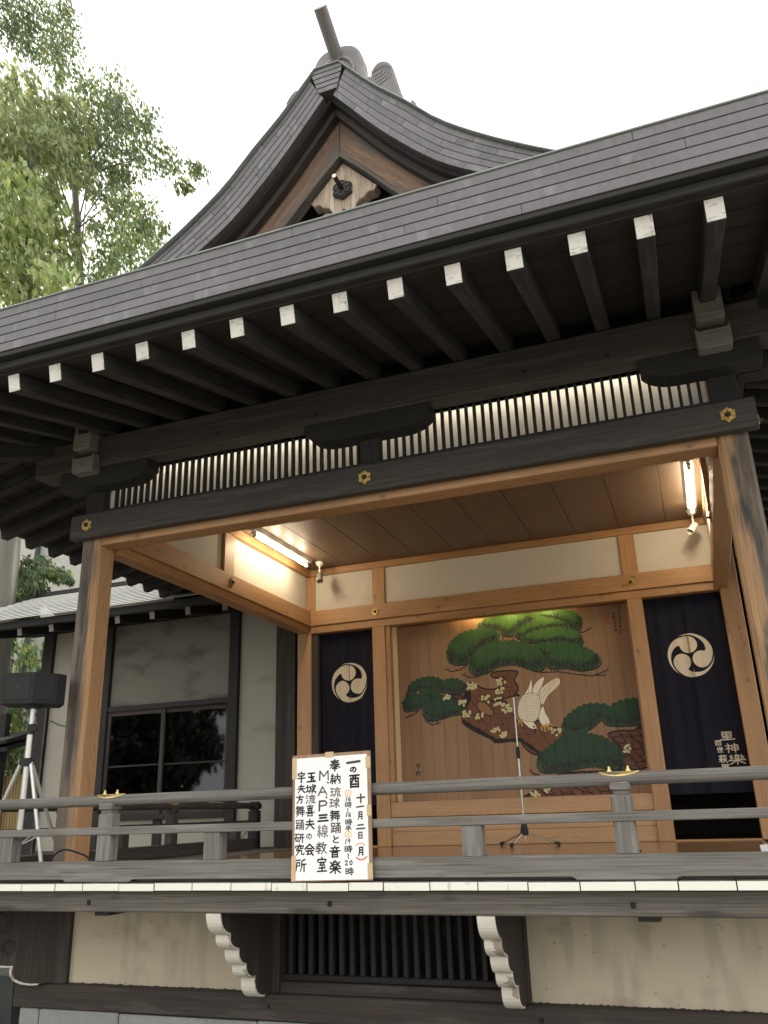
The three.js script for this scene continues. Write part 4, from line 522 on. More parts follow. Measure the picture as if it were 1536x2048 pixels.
{ // newel that ends the side railing
  const n = G(hall, 'newel_post'); P(n, 'newel_shaft', bx(-4.955, -4.845, FL, 1.62, -3.92, -3.82, { g: 'y' }), M.dark); P(n, 'newel_cap', [bx(-4.965, -4.835, 1.635, 1.70, -3.93, -3.81, { c: 0.012 }), bx(-4.94, -4.86, 1.61, 1.64, -3.905, -3.835), bx(-4.945, -4.855, 1.70, 1.715, -3.915, -3.825)], M.dark);
}
/* --- back wall */
{
  const b = G(hall, 'back_wall'), Z = -3.70;
  P(b, 'tie_beam', bx(-4.10, 0.36, 3.62, 3.792, -3.72, -3.66, { c: 0.004 }), M.hinoki);
  for (const x of [-3.288, -0.472]) ornament(b, x, 3.702, -3.66, 0, 0.042);
  P(b, 'lintel', bx(-4.11, 0.36, 3.535, 3.618, -3.80, -3.685, { c: 0.003 }), M.hinoki2);
  for (const [x0, x1] of [[-4.11, -3.33], [-3.18, -0.545], [-0.385, 0.36]]) P(b, 'plaster_panel', uvm(bx(x0, x1, 3.79, 4.225, -3.74, -3.715, { c: 0.001 }), 'x', 1, 1), M.plasterIn);
  for (const [x0, x1] of [[-3.33, -3.18], [-0.545, -0.385]]) P(b, 'strut', bx(x0, x1, 3.79, 4.24, -3.75, -3.69, { g: 'y', c: 0.003 }), M.hinoki);
  P(b, 'corner_strut', bx(-4.112, -4.06, 3.79, 4.24, -3.74, -3.695, { g: 'y', c: 0.002 }), M.hinoki);
  P(b, 'ceiling_trim', bx(-4.11, 0.36, 4.222, 4.298, -3.76, -3.672, { c: 0.003 }), M.hinoki2);
  P(b, 'post', bx(-3.345, -3.195, FL, 3.60, -3.82, -3.69, { g: 'y', c: 0.005 }), M.hinoki);
  P(b, 'post', bx(-0.537, -0.388, FL, 3.60, -3.82, -3.69, { g: 'y', c: 0.005 }), M.hinoki3);
  P(b, 'door_jamb', bx(-4.112, -4.035, FL, 3.54, -3.80, -3.72, { g: 'y' }), M.brown);
  P(b, 'frame_stile', bx(-3.195, -3.14, 1.655, 3.54, -3.80, -3.71, { g: 'y' }), M.hinoki2);
  P(b, 'alcove_side', bx(-3.165, -3.14, 1.655, 3.66, -3.97, -3.802, { g: 'y' }), std({ color: new THREE.Color(0.66, 0.56, 0.34), roughness: 0.8 }));
  P(b, 'alcove_side', bx(-0.56, -0.54, 1.655, 3.66, -3.97, -3.822, { g: 'y' }), M.hinoki2);
  P(b, 'alcove_ceiling', bx(-3.19, -0.50, 3.66, 3.70, -4.0, -3.73), M.hinoki2);
  P(b, 'kick_rail', bx(-3.193, -0.538, 1.502, 1.652, -3.96, -3.715, { c: 0.003 }), M.kick);
  for (const [y0, y1] of [[1.36, 1.498], [1.222, 1.358]]) P(b, 'kick_board', bx(-3.193, -0.538, y0, y1, -3.80, -3.728, { c: 0.002 }), M.kick);
  P(b, 'wall_core', bx(-4.3, 0.55, 3.705, 4.32, -3.86, -3.765), M.brown);
  // dark dressing rooms behind the two doorways
  P(b, 'room_back', bx(-4.5, 0.8, 1.05, 4.3, -5.7, -5.6), M.brown);
  P(b, 'room_ceiling', bx(-4.5, 0.8, 3.9, 4.0, -5.6, -3.87), M.brown);
  P(b, 'room_side', bx(-4.5, -4.4, 1.05, 4.3, -5.6, -3.87), M.brown); P(b, 'room_side', bx(0.6, 0.7, 1.05, 4.3, -5.6, -3.87), M.brown);
  P(b, 'room_floor', bx(-4.4, 0.6, FL - 0.03, FL - 0.003, -5.6, -3.72), std({ color: new THREE.Color(0.03, 0.025, 0.02), roughness: 0.25 }));
  P(b, 'door_sill', bx(-0.388, 0.36, FL - 0.02, FL + 0.012, -3.80, -3.69), M.hinoki2); P(b, 'door_sill', bx(-4.035, -3.345, FL - 0.02, FL + 0.012, -3.80, -3.69), M.hinoki2);
}
/* --- side walls above head height (both sides are open below) */
for (const s of [-1, 1]) {
  const w = G(hall, 'side_wall'), x = s < 0 ? -4.16 : 0.335, B = (d0, d1, y0, y1, z0, z1, o) => s < 0 ? bx(x + d0, x + d1, y0, y1, z0, z1, o) : bx(x - d1, x - d0, y0, y1, z0, z1, o);
  P(w, 'tie_beam', B(s < 0 ? 0.0 : -0.03, s < 0 ? 0.058 : 0.02, 3.62, 3.795, -3.658, -0.185, { g: 'z', c: 0.004 }), M.hinoki);
  P(w, 'lintel', B(-0.11, 0.03, 3.545, 3.618, -3.69, -0.185, { g: 'z', c: 0.003 }), M.hinoki2);
  P(w, 'plaster_panel', uvm(B(-0.03, -0.005, 3.79, 4.23, -1.76, -0.19, { c: 0.001 }), 'z', 1, 1), M.plasterIn);
  P(w, 'plaster_panel', uvm(B(-0.03, -0.005, 3.79, 4.23, -3.69, -1.95, { c: 0.001 }), 'z', 1, 1), M.plasterIn);
  P(w, 'strut', B(-0.04, 0.035, 3.79, 4.23, -1.95, -1.765, { g: 'y', c: 0.003 }), M.hinoki);
  P(w, 'ceiling_trim', B(-0.04, s < 0 ? 0.055 : 0.02, 4.212, 4.298, -3.67, -0.16, { g: 'z', c: 0.003 }), M.hinoki2);
  P(w, 'outer_board', B(-0.13, -0.035, 3.62, 4.32, -3.86, -0.19, { g: 'z' }), M.dark);
  P(w, 'plate', B(-0.2, -0.02, 4.325, 4.70, -5.2, -0.07, { g: 'z' }), M.dark);
  P(w, 'side_plate', B(-0.26, -0.14, 4.168, 4.40, -5.2, -0.07, { g: 'z' }), M.dark);
  ornament(w, x - s * (s < 0 ? 0.058 : 0.02), 3.715, -1.87, -s * Math.PI / 2, 0.042);
  if (s > 0) ornament(w, 0.575, 3.70, -0.03, Math.PI / 2, 0.04);
}
/* --- ceiling */
{
  const c = G(hall, 'ceiling'), J = [-4.17, -4.08, -3.645, -3.21, -2.765, -2.32, -1.868, -1.42, -0.968, -0.51, -0.043, 0.34];
  for (let i = 0; i + 1 < J.length; i++) P(c, 'ceiling_board', bx(J[i] + 0.003, J[i + 1] - 0.003, 4.30, 4.312, -3.75, -0.07, { g: 'z', c: 0.001, tw: 0.9, th: 0.9 }), M.ceiling);
  P(c, 'ceiling_back', bx(-4.2, 0.4, 4.318, 4.34, -3.86, -0.06), M.dark);
  P(c, 'front_trim', bx(-4.16, 0.335, 4.225, 4.298, -0.18, -0.066, { c: 0.003 }), M.hinoki2);
  P(hall, 'front_closure', bx(-4.3, 0.48, 4.325, 4.80, -0.20, -0.09), M.dark);
}

/* --- painted back wall: upright boards carrying one painting of a pine with a white hawk */
{
  // outlines in millimetres from the top left corner of the painting
  const pads = [[964,96,1015,38,1098,7,1199,-6,1338,-17,1496,-19,1619,14,1633,74,1542,113,1442,151,1387,214,1336,244,1240,222,1205,166,1088,135],[1608,22,1708,-16,1880,-6,1990,22,2077,83,2117,145,2100,219,2040,251,1952,204,1866,128,1718,83],[1375,242,1440,171,1562,105,1699,81,1830,105,1939,155,1952,204,1859,194,1707,198,1552,221,1439,287],[1429,295,1492,244,1630,200,1784,187,1951,213,2057,272,2103,352,2079,406,1971,377,1825,344,1654,356,1503,331],[590,382,612,295,679,202,785,143,928,118,1088,129,1184,174,1209,235,1157,269,1035,316,909,401,822,491,701,503,612,457],[1577,367,1693,340,1844,345,2007,389,2147,459,2246,542,2261,617,2196,666,2049,681,1888,640,1758,638,1687,604,1677,509],[835,511,889,399,1015,314,1176,281,1352,288,1521,343,1629,420,1685,519,1677,603,1607,653,1478,605,1329,554,1174,560,1052,616,912,633,846,580],[90,780,125,705,201,633,327,600,450,614,539,670,483,752,381,754,259,735,152,795],[462,760,508,677,611,643,721,665,796,738,782,794,682,806,562,797],[48,893,78,818,174,777,318,788,459,827,395,880,290,930,186,961,72,962],[247,753,361,743,501,792,558,853,477,867,358,810],[273,986,322,913,437,854,579,845,696,892,765,963,747,1027,607,1046,445,1082,324,1074],[1768,1265,1805,1178,1895,1095,2010,1031,2137,1019,2276,1041,2304,1105,2226,1170,2091,1267,1979,1312,1888,1325,1819,1303],[2198,1186,2234,1100,2367,1021,2510,996,2603,1012,2581,1245,2492,1265,2337,1264,2235,1241],[1486,1583,1518,1497,1624,1433,1741,1351,1891,1298,2050,1313,2203,1360,2314,1452,2378,1558,2348,1658,2234,1686,2083,1645,1924,1655,1744,1681,1564,1682,1504,1645]];
  const trunks = [[701,826,791,719,868,702,962,763,1078,788,1196,760,1182,693,1079,647,1131,604,1366,618,1328,705,1363,786,1326,863,1205,897,1029,914,1184,914,1242,959,1278,1053,1357,1122,1559,1154,1700,1216,1777,1265,1790,1319,1702,1384,1623,1441,1527,1494,1438,1467,1370,1401,1329,1337,1187,1341,1057,1316,927,1254,815,1189,731,1119,732,1017,772,944],[2242,1328,2350,1300,2487,1308,2592,1289,2595,1619,2541,1675,2439,1682,2359,1641,2374,1524,2301,1417],[1314,1921,1383,1872,1478,1825,1594,1744,1779,1683,2217,1685,2439,1682,2288,1805,2197,1918,1929,1929,1575,1933],[541,814,621,811,721,824,757,877,678,862,559,850]];
  const holes = [[908,917,990,922,1075,1021,1053,1068,962,1036,907,984],[1239,234,1317,236,1363,270,1332,290,1255,278]], knot = [[759,849,793,776,832,789,841,865,802,937,775,963,764,916]], twigs = [[568,523,626,561,738,551,822,500],[751,600,832,642,931,644,1013,603],[2057,266,2113,268,2200,230],[1625,655,1812,661,1991,704,2151,735,2319,686],[2170,728,2286,737],[70,1029,164,997,227,963],[304,1073,382,1121,484,1103],[1413,1636,1445,1686,1508,1692]];
  const flowers = [[846,733,1181,712,1165,795,564,825,993,885,1207,984,1126,923,777,1020,913,1047,735,904,1084,1205,1174,1269,1722,1271,2397,1474,1446,1875,1594,1829,885,736,1225,1004]];
  const hawk = [[1512,716,1517,785,1504,867,1452,900,1406,888,1469,809],[1649,705,1628,785,1588,892,1574,1001,1519,887,1520,813,1570,743],[1589,837,1690,762,1778,723,1813,741,1801,799,1677,899,1616,986,1588,965,1584,892],[1572,1055,1611,1003,1631,1077,1662,1142,1662,1196,1591,1204,1553,1126],[1407,879,1493,857,1575,891,1587,983,1567,1073,1533,1134,1475,1166,1420,1154,1365,1132,1340,1058,1351,967],[1366,1123,1421,1145,1494,1162,1525,1223,1509,1253,1493,1234,1442,1213]];
  const marks = [[1493,1234,1522,1232,1503,1277],[1325,1097,1346,1140,1333,1175],[1356,1131,1368,1168,1373,1196],[1589,1191,1571,1226,1583,1253],[1620,1199,1606,1246,1618,1270],[1643,1200,1653,1231,1645,1257],[1657,1190,1701,1211],[200,1541,197,1614],[2507,26,2490,306],[2444,95,2447,292],[2350,94,2394,212]];
  const S = 0.78, cv = canvas(Math.round(2600 * S), Math.round(1920 * S)), c = cv.getContext('2d');
  const W = cv.width, H = cv.height, id = c.createImageData(W, H), cols = [[0.305, 0.180, 0.095], [0.335, 0.198, 0.106], [0.285, 0.166, 0.087], [0.32, 0.188, 0.098]];
  for (let y = 0; y < H; y++) for (let x = 0; x < W; x++) { const mm = x / S, b = Math.floor(mm / 130), k = cols[Math.floor(hash(b, 1, 5) * 4)], g = fb(x / W, y / H, 200, 4, 3, 301 + b), g2 = fb(x / W, y / H, 40, 3, 3, 307), i = (y * W + x) * 4, f = 0.80 + 0.24 * g + 0.2 * (g2 - 0.5); id.data[i] = enc(k[0] * f); id.data[i + 1] = enc(k[1] * f); id.data[i + 2] = enc(k[2] * f); id.data[i + 3] = 255; }
  c.putImageData(id, 0, 0); c.scale(S, S); c.lineJoin = c.lineCap = 'round';
  const smooth = (p) => { const n = p.length / 2, X = (i) => p[((i + n) % n) * 2], Y = (i) => p[((i + n) % n) * 2 + 1]; c.beginPath(); c.moveTo(X(0), Y(0)); for (let i = 0; i < n; i++) c.bezierCurveTo(X(i) + (X(i + 1) - X(i - 1)) / 6, Y(i) + (Y(i + 1) - Y(i - 1)) / 6, X(i + 1) - (X(i + 2) - X(i)) / 6, Y(i + 1) - (Y(i + 2) - Y(i)) / 6, X(i + 1), Y(i + 1)); c.closePath(); };
  const line = (p) => { c.beginPath(); c.moveTo(p[0], p[1]); for (let i = 2; i + 1 < p.length; i += 2) c.lineTo(p[i], p[i + 1]); c.stroke(); };
  const box = (p) => { let a = 1e9, b = -1e9, d = 1e9, e = -1e9; for (let i = 0; i < p.length; i += 2) { a = Math.min(a, p[i]); b = Math.max(b, p[i]); d = Math.min(d, p[i + 1]); e = Math.max(e, p[i + 1]); } return [a, b, d, e]; };
  // trunk and boughs with cracked bark
  trunks.forEach((p, t) => {
    smooth(p); c.fillStyle = '#70492f'; c.fill(); c.save(); smooth(p); c.clip(); const [a, b, d, e] = box(p);
    for (let k = 0; k < 260; k++) { c.fillStyle = rnd() < 0.5 ? 'rgba(122,72,50,0.25)' : 'rgba(70,38,30,0.22)'; c.beginPath(); c.ellipse(rr(a, b), rr(d, e), rr(15, 50), rr(6, 20), rr(0, 3), 0, 7); c.fill(); }
    const st = t === 0 ? 78 : 92; c.strokeStyle = t === 0 ? 'rgba(30,18,16,0.75)' : '#1b1212'; c.lineWidth = t === 0 ? 5 : 11;
    const pt = (i, j) => [a + (i + (j % 2) * 0.5 + (hash(i, j, 9 + t) - 0.5) * 0.5) * st, d + (j + (hash(i, j, 19 + t) - 0.5) * 0.45) * st * 0.72];
    for (let j = -1; j < (e - d) / st / 0.72 + 1; j++) for (let i = -1; i < (b - a) / st + 1; i++) { const q = pt(i, j); if (t === 0 && hash(i, j, 3) < 0.45) continue; line([...q, ...pt(i + (j % 2 ? 1 : 0), j + 1)]); if ((i + j) % 2) line([...q, ...pt(i + 1, j)]); }
    c.restore(); smooth(p); c.strokeStyle = '#120d0c'; c.lineWidth = 15; c.stroke();
  });
  c.fillStyle = '#14100f'; // rough black bark along the underside of the bough
  for (let k = 0; k < 60; k++) { const x = mix(745, 1540, k / 59), y = x < 1060 ? mix(1120, 1318, (x - 745) / 315) : x < 1340 ? 1338 : mix(1338, 1490, (x - 1340) / 200); c.beginPath(); c.arc(x, y - 6, rr(12, 24), 0, 7); c.fill(); }
  holes.forEach((p) => { smooth(p); c.fillStyle = '#8f6a48'; c.fill(); c.lineWidth = 10; c.strokeStyle = '#120d0c'; c.stroke(); });
  knot.forEach((p) => { smooth(p); c.fillStyle = '#15100f'; c.fill(); });
  c.strokeStyle = '#191210'; twigs.forEach((p) => { c.lineWidth = 11; line(p); for (let k = 0; k < p.length - 2; k += 2) for (const q of [0.3, 0.6, 0.9]) { const x = mix(p[k], p[k + 2], q), y = mix(p[k + 1], p[k + 3], q); c.lineWidth = 5; line([x, y, x + rr(-30, 40), y - rr(10, 34)]); } });
  // needle pads
  pads.forEach((p, n) => {
    const [a, b, d, e] = box(p), green = n < 4 ? '#3f6b33' : n < 7 ? '#315730' : '#22432c', deep = '#15251b', m = p.length / 2;
    c.fillStyle = deep; smooth(p); c.fill(); c.save(); smooth(p); c.clip(); c.translate(0, -(e - d) * 0.2); c.fillStyle = green; smooth(p); c.fill(); c.restore(); c.fillStyle = green;
    for (let i = 0; i < m; i++) { const j = (i + 1) % m, x0 = p[2 * i], y0 = p[2 * i + 1], x1 = p[2 * j], y1 = p[2 * j + 1], L = Math.hypot(x1 - x0, y1 - y0); if ((y0 + y1) / 2 > d + (e - d) * 0.62) continue; const k = Math.max(1, Math.round(L / 62)); for (let q = 0; q < k; q++) { const t = (q + 0.5) / k; c.beginPath(); c.arc(mix(x0, x1, t) * 0.97 + (a + b) / 2 * 0.03, mix(y0, y1, t) * 0.95 + (d + e) / 2 * 0.05 + 4, 30, 0, 7); c.fill(); } }
    c.save(); smooth(p); c.clip();
    c.strokeStyle = n < 7 ? 'rgba(110,160,80,0.16)' : 'rgba(80,130,80,0.14)'; c.lineWidth = 4; for (let k = 0; k < 90; k++) { const x = rr(a, b), y = mix(d, e, rr(0.05, 0.6)); line([x, y, x + rr(-30, 30), y - rr(20, 60)]); }
    c.restore();
    const low = []; for (let i = 0; i < m; i++) { const j = (i + 1) % m; for (let t = 0; t < 1; t += 0.08) { const x = mix(p[2 * i], p[2 * j], t), y = mix(p[2 * i + 1], p[2 * j + 1], t); if (p[2 * i] > p[2 * j] || y > d + (e - d) * 0.7) if (y > d + (e - d) * 0.45) low.push([x, y]); } }
    c.save(); smooth(p); c.clip();
    low.forEach(([x, y]) => { for (let k = 0; k < 9; k++) { c.strokeStyle = k % 3 ? deep : '#0c1410'; c.lineWidth = rr(2, 5); const an = -Math.PI / 2 + rr(-1.0, 1.0), L = rr(0.08, 0.36) * (e - d); line([x + rr(-16, 16), y + rr(-8, 6), x + Math.cos(an) * L, y + Math.sin(an) * L]); } });
    low.forEach(([x, y]) => { for (let k = 0; k < 3; k++) { c.strokeStyle = 'rgba(110,140,105,0.4)'; c.lineWidth = 1.8; const an = -Math.PI / 2 + rr(-1, 1), L = rr(0.12, 0.34) * (e - d); line([x, y - 6, x + Math.cos(an) * L, y + Math.sin(an) * L]); } });
    c.restore();
    low.forEach(([x, y], i) => { if (i % 2) return; c.strokeStyle = '#141b15'; c.lineWidth = 4; line([x, y - 6, x + rr(-16, 16), y + rr(4, 12)]); });
  });
  // blossom clusters
  const fl = flowers[0]; for (let i = 0; i < fl.length; i += 2) for (let k = 0; k < 9; k++) { const x = fl[i] + rr(-46, 46), y = fl[i + 1] + rr(-36, 36); c.fillStyle = '#d9d8a8'; c.beginPath(); c.arc(x, y, 14, 0, 7); c.fill(); c.strokeStyle = '#8b8a5e'; c.lineWidth = 2; c.stroke(); c.fillStyle = '#a59a55'; c.beginPath(); c.arc(x, y, 4, 0, 7); c.fill(); }
  // hawk
  hawk.forEach((p, n) => { smooth(p); c.fillStyle = n === 2 ? '#e8dcc0' : '#f2e9d2'; c.fill(); c.lineWidth = 4; c.strokeStyle = '#6a5a44'; c.stroke(); });
  c.save(); smooth(hawk[4]); c.clip(); c.strokeStyle = '#8a7a60'; c.lineWidth = 2.5; for (let j = 0; j < 15; j++) for (let i = 0; i < 14; i++) { c.beginPath(); c.arc(1340 + i * 21 + (j % 2) * 10, 862 + j * 20, 11, 0.15, 3); c.stroke(); } c.restore();
  c.strokeStyle = '#7a6a52'; c.lineWidth = 3; for (const p of [[1520, 780, 1500, 880], [1630, 760, 1580, 900], [1600, 790, 1560, 900], [1780, 745, 1600, 930], [1760, 735, 1600, 880], [1480, 820, 1450, 900]]) line(p);
  c.fillStyle = '#1a1613'; smooth(marks[0]); c.fill(); c.beginPath(); c.ellipse(1497, 1208, 9, 14, -0.5, 0, 7); c.fill(); c.fillStyle = '#c9b25c'; c.beginPath(); c.arc(1498, 1205, 4, 0, 7); c.fill();
  c.strokeStyle = '#c6a44c'; c.lineWidth = 14; marks.slice(1, 7).forEach(line); c.lineWidth = 16; line([1630, 1185, 1600, 1215]); line([1650, 1190, 1640, 1230]); c.strokeStyle = '#2a201a'; c.lineWidth = 5; for (const p of [[1333, 1175, 1338, 1192], [1373, 1196, 1380, 1212], [1583, 1253, 1590, 1272], [1618, 1270, 1626, 1286], [1645, 1257, 1650, 1275]]) line(p);
  // writing and the red seal
  glyph(c, '不', 200, 1548, 56, 56, 7, '#1a120e'); glyph(c, '朽', 198, 1622, 56, 56, 7, '#1a120e');
  '平成十六甲申年八月'.split('').forEach((ch, i) => glyph(c, ch, 2508 - i * 2, 42 + i * 33, 30, 30, 4, '#1d140f'));
  '不朽六年平成'.split('').forEach((ch, i) => glyph(c, ch, 2445, 108 + i * 34, 30, 30, 4, '#1d140f'));
  c.strokeStyle = '#9a3a2c'; c.lineWidth = 5; c.strokeRect(2346, 96, 46, 112); for (let k = 0; k < 5; k++) { line([2356, 114 + k * 20, 2382, 112 + k * 20]); line([2369, 104 + k * 20, 2367, 120 + k * 20]); }
  const t = ctex(cv), mat = std({ map: t, roughness: 0.65 }), pb = G(hall, 'painted_backdrop');
  for (let k = 0; k < 20; k++) { const x0 = -3.15 + k * 0.13, g = bx(x0 + 0.0006, x0 + 0.1294, 1.64, 3.56, -3.972, -3.95 - (k % 3) * 0.0006, { c: 0.0012 }), p = g.attributes.position, uv = g.attributes.uv; for (let i = 0; i < p.count; i++) uv.setXY(i, (p.getX(i) + 3.15) / 2.6, (p.getY(i) - 1.64) / 1.92); P(pb, 'painted_board', g, mat); }
  P(pb, 'backing', bx(-3.17, -0.53, 1.60, 3.70, -4.0, -3.976), M.brown);
}

/* ------------------------------------------------------------------ door curtains */
function curtain(x0, x1, y0, y1, ex0, ey, R, label, text) {
  const w = x1 - x0, h = y1 - y0, px = 620, cv = canvas(Math.round(w * px), Math.round(h * px)), c = cv.getContext('2d');
  c.fillStyle = '#0e0e1e'; c.fillRect(0, 0, cv.width, cv.height);
  for (let k = 0; k < 5000; k++) { c.fillStyle = rnd() < 0.5 ? 'rgba(20,21,38,0.35)' : 'rgba(4,4,9,0.35)'; const x = rnd() * cv.width, y = rnd() * cv.height; rnd() < 0.5 ? c.fillRect(x, y, 1, rr(4, 20)) : c.fillRect(x, y, rr(4, 20), 1); }
  const cx = (ex0 - x0) * px, cy = (y1 - ey) * px, r = R * px;
  for (let n = 0; n < 3; n++) { // three commas chasing one another
    const a0 = -1.65 + n * Math.PI * 2 / 3; c.fillStyle = '#d8cbb0'; c.beginPath(); c.arc(cx + Math.cos(a0) * r * 0.49, cy + Math.sin(a0) * r * 0.49, r * 0.385, 0, 7); c.fill();
    c.beginPath(); for (let i = 0; i <= 30; i++) { const t = i / 30, a = a0 - t * 2.5, q = r * mix(0.90, 1, sst(0, 0.35, t)); c[i ? 'lineTo' : 'moveTo'](cx + Math.cos(a) * q, cy + Math.sin(a) * q); }
    for (let i = 30; i >= 0; i--) { const t = i / 30, a = a0 - t * 2.5, q = r * (t < 0.28 ? mix(0.12, 0.66, t / 0.28) : mix(0.66, 1, Math.pow((t - 0.28) / 0.72, 0.62))); c.lineTo(cx + Math.cos(a) * q, cy + Math.sin(a) * q); } c.closePath(); c.fill();
  }
  for (let k = 0; k < 900; k++) { const a = rr(0, 6.3), q = Math.sqrt(rnd()) * r; c.fillStyle = 'rgba(120,100,70,0.10)'; c.fillRect(cx + Math.cos(a) * q, cy + Math.sin(a) * q, 1, rr(3, 12)); }
  c.fillStyle = '#8d7a5a'; c.fillRect(cx - 4, cy - r * 0.94, 5, r * 0.86); c.fillRect(cx + 4, cy + r * 0.62, 4, r * 0.36);
  if (text) for (const [ch, tx, ty, tw, th, lw] of text) glyph(c, ch, (tx - x0) * px, (y1 - ty) * px, tw * px, th * px, lw * px, '#d2c6aa');
  const mat = std({ map: ctex(cv), roughness: 0.95, side: THREE.DoubleSide }), nx = 72, ny = 24, t = T('door_curtain', label, 'curtain', [(x0 + x1) / 2, y0, -3.83], 'navy curtains in the two doorways');
  const fold = (x, y) => 0.016 * Math.sin(x * 19 + x0 + 0.5 * Math.sin(y * 2)) * (0.5 + y * 0.6) + 0.007 * Math.sin(x * 47 + 1.3 + y) + 0.004 * Math.sin(y * 5 + x * 9);
  for (const half of [0, 1]) { // two lengths of cloth that meet at the middle
    const pos = [], uv = [], idx = []; const u0 = half * 0.5 + (half ? 0.0022 : 0), u1 = u0 + 0.4978;
    for (const s of [0, 1]) for (let j = 0; j <= ny; j++) for (let i = 0; i <= nx / 2; i++) { const u = mix(u0, u1, i / (nx / 2)), v = j / ny; pos.push(x0 + u * w, y0 + v * h, -3.83 + fold(u * w, 1 - v) - s * 0.0015); uv.push(u, v); }
    const cols = nx / 2 + 1, lay = cols * (ny + 1); for (const s of [0, 1]) for (let j = 0; j < ny; j++) for (let i = 0; i < nx / 2; i++) { const a = s * lay + j * cols + i; s ? idx.push(a, a + cols, a + 1, a + 1, a + cols, a + cols + 1) : idx.push(a, a + 1, a + cols, a + 1, a + cols + 1, a + cols); }
    const g = new THREE.BufferGeometry(); g.setAttribute('position', new THREE.Float32BufferAttribute(pos, 3)); g.setAttribute('uv', new THREE.Float32BufferAttribute(uv, 2)); g.setIndex(idx); g.computeVertexNormals(); P(t, 'cloth_panel', g, mat);
  }
  P(t, 'curtain_rod', cyl([x0 + 0.004, y1 - 0.006, -3.832], [x1 - 0.004, y1 - 0.006, -3.832], 0.008), M.brown);
}
curtain(-4.030, -3.350, 1.63, 3.60, -3.69, 2.96, 0.222, 'navy door curtain with white comma crest, left of the painted pine, no lettering');
curtain(-0.384, 0.352, 1.63, 3.60, -0.005, 2.935, 0.217, 'navy door curtain with white comma crest and white lettering, right of the painted pine', [
  ['里', 0.205, 2.145, 0.135, 0.082, 0.0095], ['神', 0.232, 2.032, 0.125, 0.085, 0.0095], ['樂', 0.262, 1.925, 0.15, 0.09, 0.0095],
  ['四', 0.118, 2.085, 0.058, 0.056, 0.008], ['世', 0.126, 2.02, 0.058, 0.056, 0.008], ['萩', 0.138, 1.935, 0.075, 0.075, 0.009], ['原', 0.15, 1.855, 0.075, 0.07, 0.009]]);

/* ------------------------------------------------------------------ lamps */
function tubeLamp(x, label) {
  const z0 = -3.26, z1 = -1.93, l = T('fluorescent_lamp', label, 'lamp', [x, 4.3, (z0 + z1) / 2], 'lit tubes under the stage ceiling');
  P(l, 'lamp_base', ex([[x - 0.062, 4.298], [x + 0.062, 4.298], [x + 0.038, 4.252], [x - 0.038, 4.252]], z0, z1, { bevel: 0.002, g: 'x' }), std({ color: new THREE.Color(0.5, 0.47, 0.40), roughness: 0.5 }));
  for (const z of [z0 + 0.045, z1 - 0.075]) P(l, 'lamp_socket', bx(x - 0.014, x + 0.014, 4.196, 4.254, z - 0.014, z + 0.014, { c: 0.003 }), std({ color: new THREE.Color(0.35, 0.33, 0.3), roughness: 0.5 }));
  P(l, 'lamp_tube', cyl([x, 4.215, z0 + 0.0595], [x, 4.215, z1 - 0.0895], 0.0155, 0.0155, 18), std({ color: new THREE.Color(0.9, 0.88, 0.8), emissive: new THREE.Color(1, 0.80, 0.52), emissiveIntensity: 5 }));
  P(l, 'starter', cyl([x, 4.225, z1 - 0.055], [x, 4.225, z1 - 0.015], 0.014, 0.011, 12), M.white);
  for (let k = 0; k < 4; k++) { const p = new THREE.PointLight(new THREE.Color(1, 0.82, 0.58), 0.19); p.position.set(x, 4.18, mix(z0 + 0.2, z1 - 0.22, k / 3)); p.castShadow = true; p.shadow.radius = 1.4; place(l, p); p.position.set(0, -0.12, mix(z0 + 0.2, z1 - 0.22, k / 3) - (z0 + z1) / 2); }
}
tubeLamp(-3.935, 'lit fluorescent tube under the stage ceiling beside the plaster side wall, nearer the speaker');
tubeLamp(0.215, 'lit fluorescent tube under the stage ceiling beside the dark-weathered front post');
{ // unseen strip lamp inside the slatted transom, placed to make its white panel glow
  const l = T('unseen_transom_lamp', 'unseen strip lamp placed to light the white panel of the slatted transom from behind', 'lamp', [-1.9, 4.2, -0.11]);
  P(l, 'lamp_base', bx(-4.1, 0.28, 4.196, 4.214, -0.135, -0.085, { c: 0.002 }), M.white);
  P(l, 'lamp_tube', cyl([-4.08, 4.184, -0.11], [0.26, 4.184, -0.11], 0.008, 0.008, 12), std({ color: new THREE.Color(0.9, 0.88, 0.8), emissive: new THREE.Color(1, 0.90, 0.74), emissiveIntensity: 2.4 }));
  const p = new THREE.RectAreaLight(new THREE.Color(1, 0.91, 0.78), 3.2, 4.3, 0.03); place(l, p); p.position.set(-0.01, -0.026, 0); p.rotation.x = -Math.PI / 2;
}
{ // unseen strip placed in the head of the painting's alcove: its yellow light falls on the top of the pine
  const l = T('unseen_alcove_lamp', 'small unseen yellow strip lamp behind the lintel, placed to light the top of the painted pine', 'lamp', [-1.8, 3.66, -3.84]);
  P(l, 'lamp_base', bx(-2.45, -1.15, 3.635, 3.658, -3.862, -3.822, { c: 0.003 }), M.white);
  P(l, 'lamp_tube', cyl([-2.42, 3.626, -3.842], [-1.18, 3.626, -3.842], 0.008, 0.008, 12), std({ color: new THREE.Color(0.9, 0.85, 0.6), emissive: new THREE.Color(1, 0.72, 0.25), emissiveIntensity: 6 }));
  for (const x of [-2.2, -1.8, -1.4]) { const p = new THREE.PointLight(new THREE.Color(1, 0.76, 0.32), 0.05); place(l, p); p.position.set(x + 1.8, -0.05, -0.015); p.castShadow = true; p.shadow.radius = 0.6; }
}
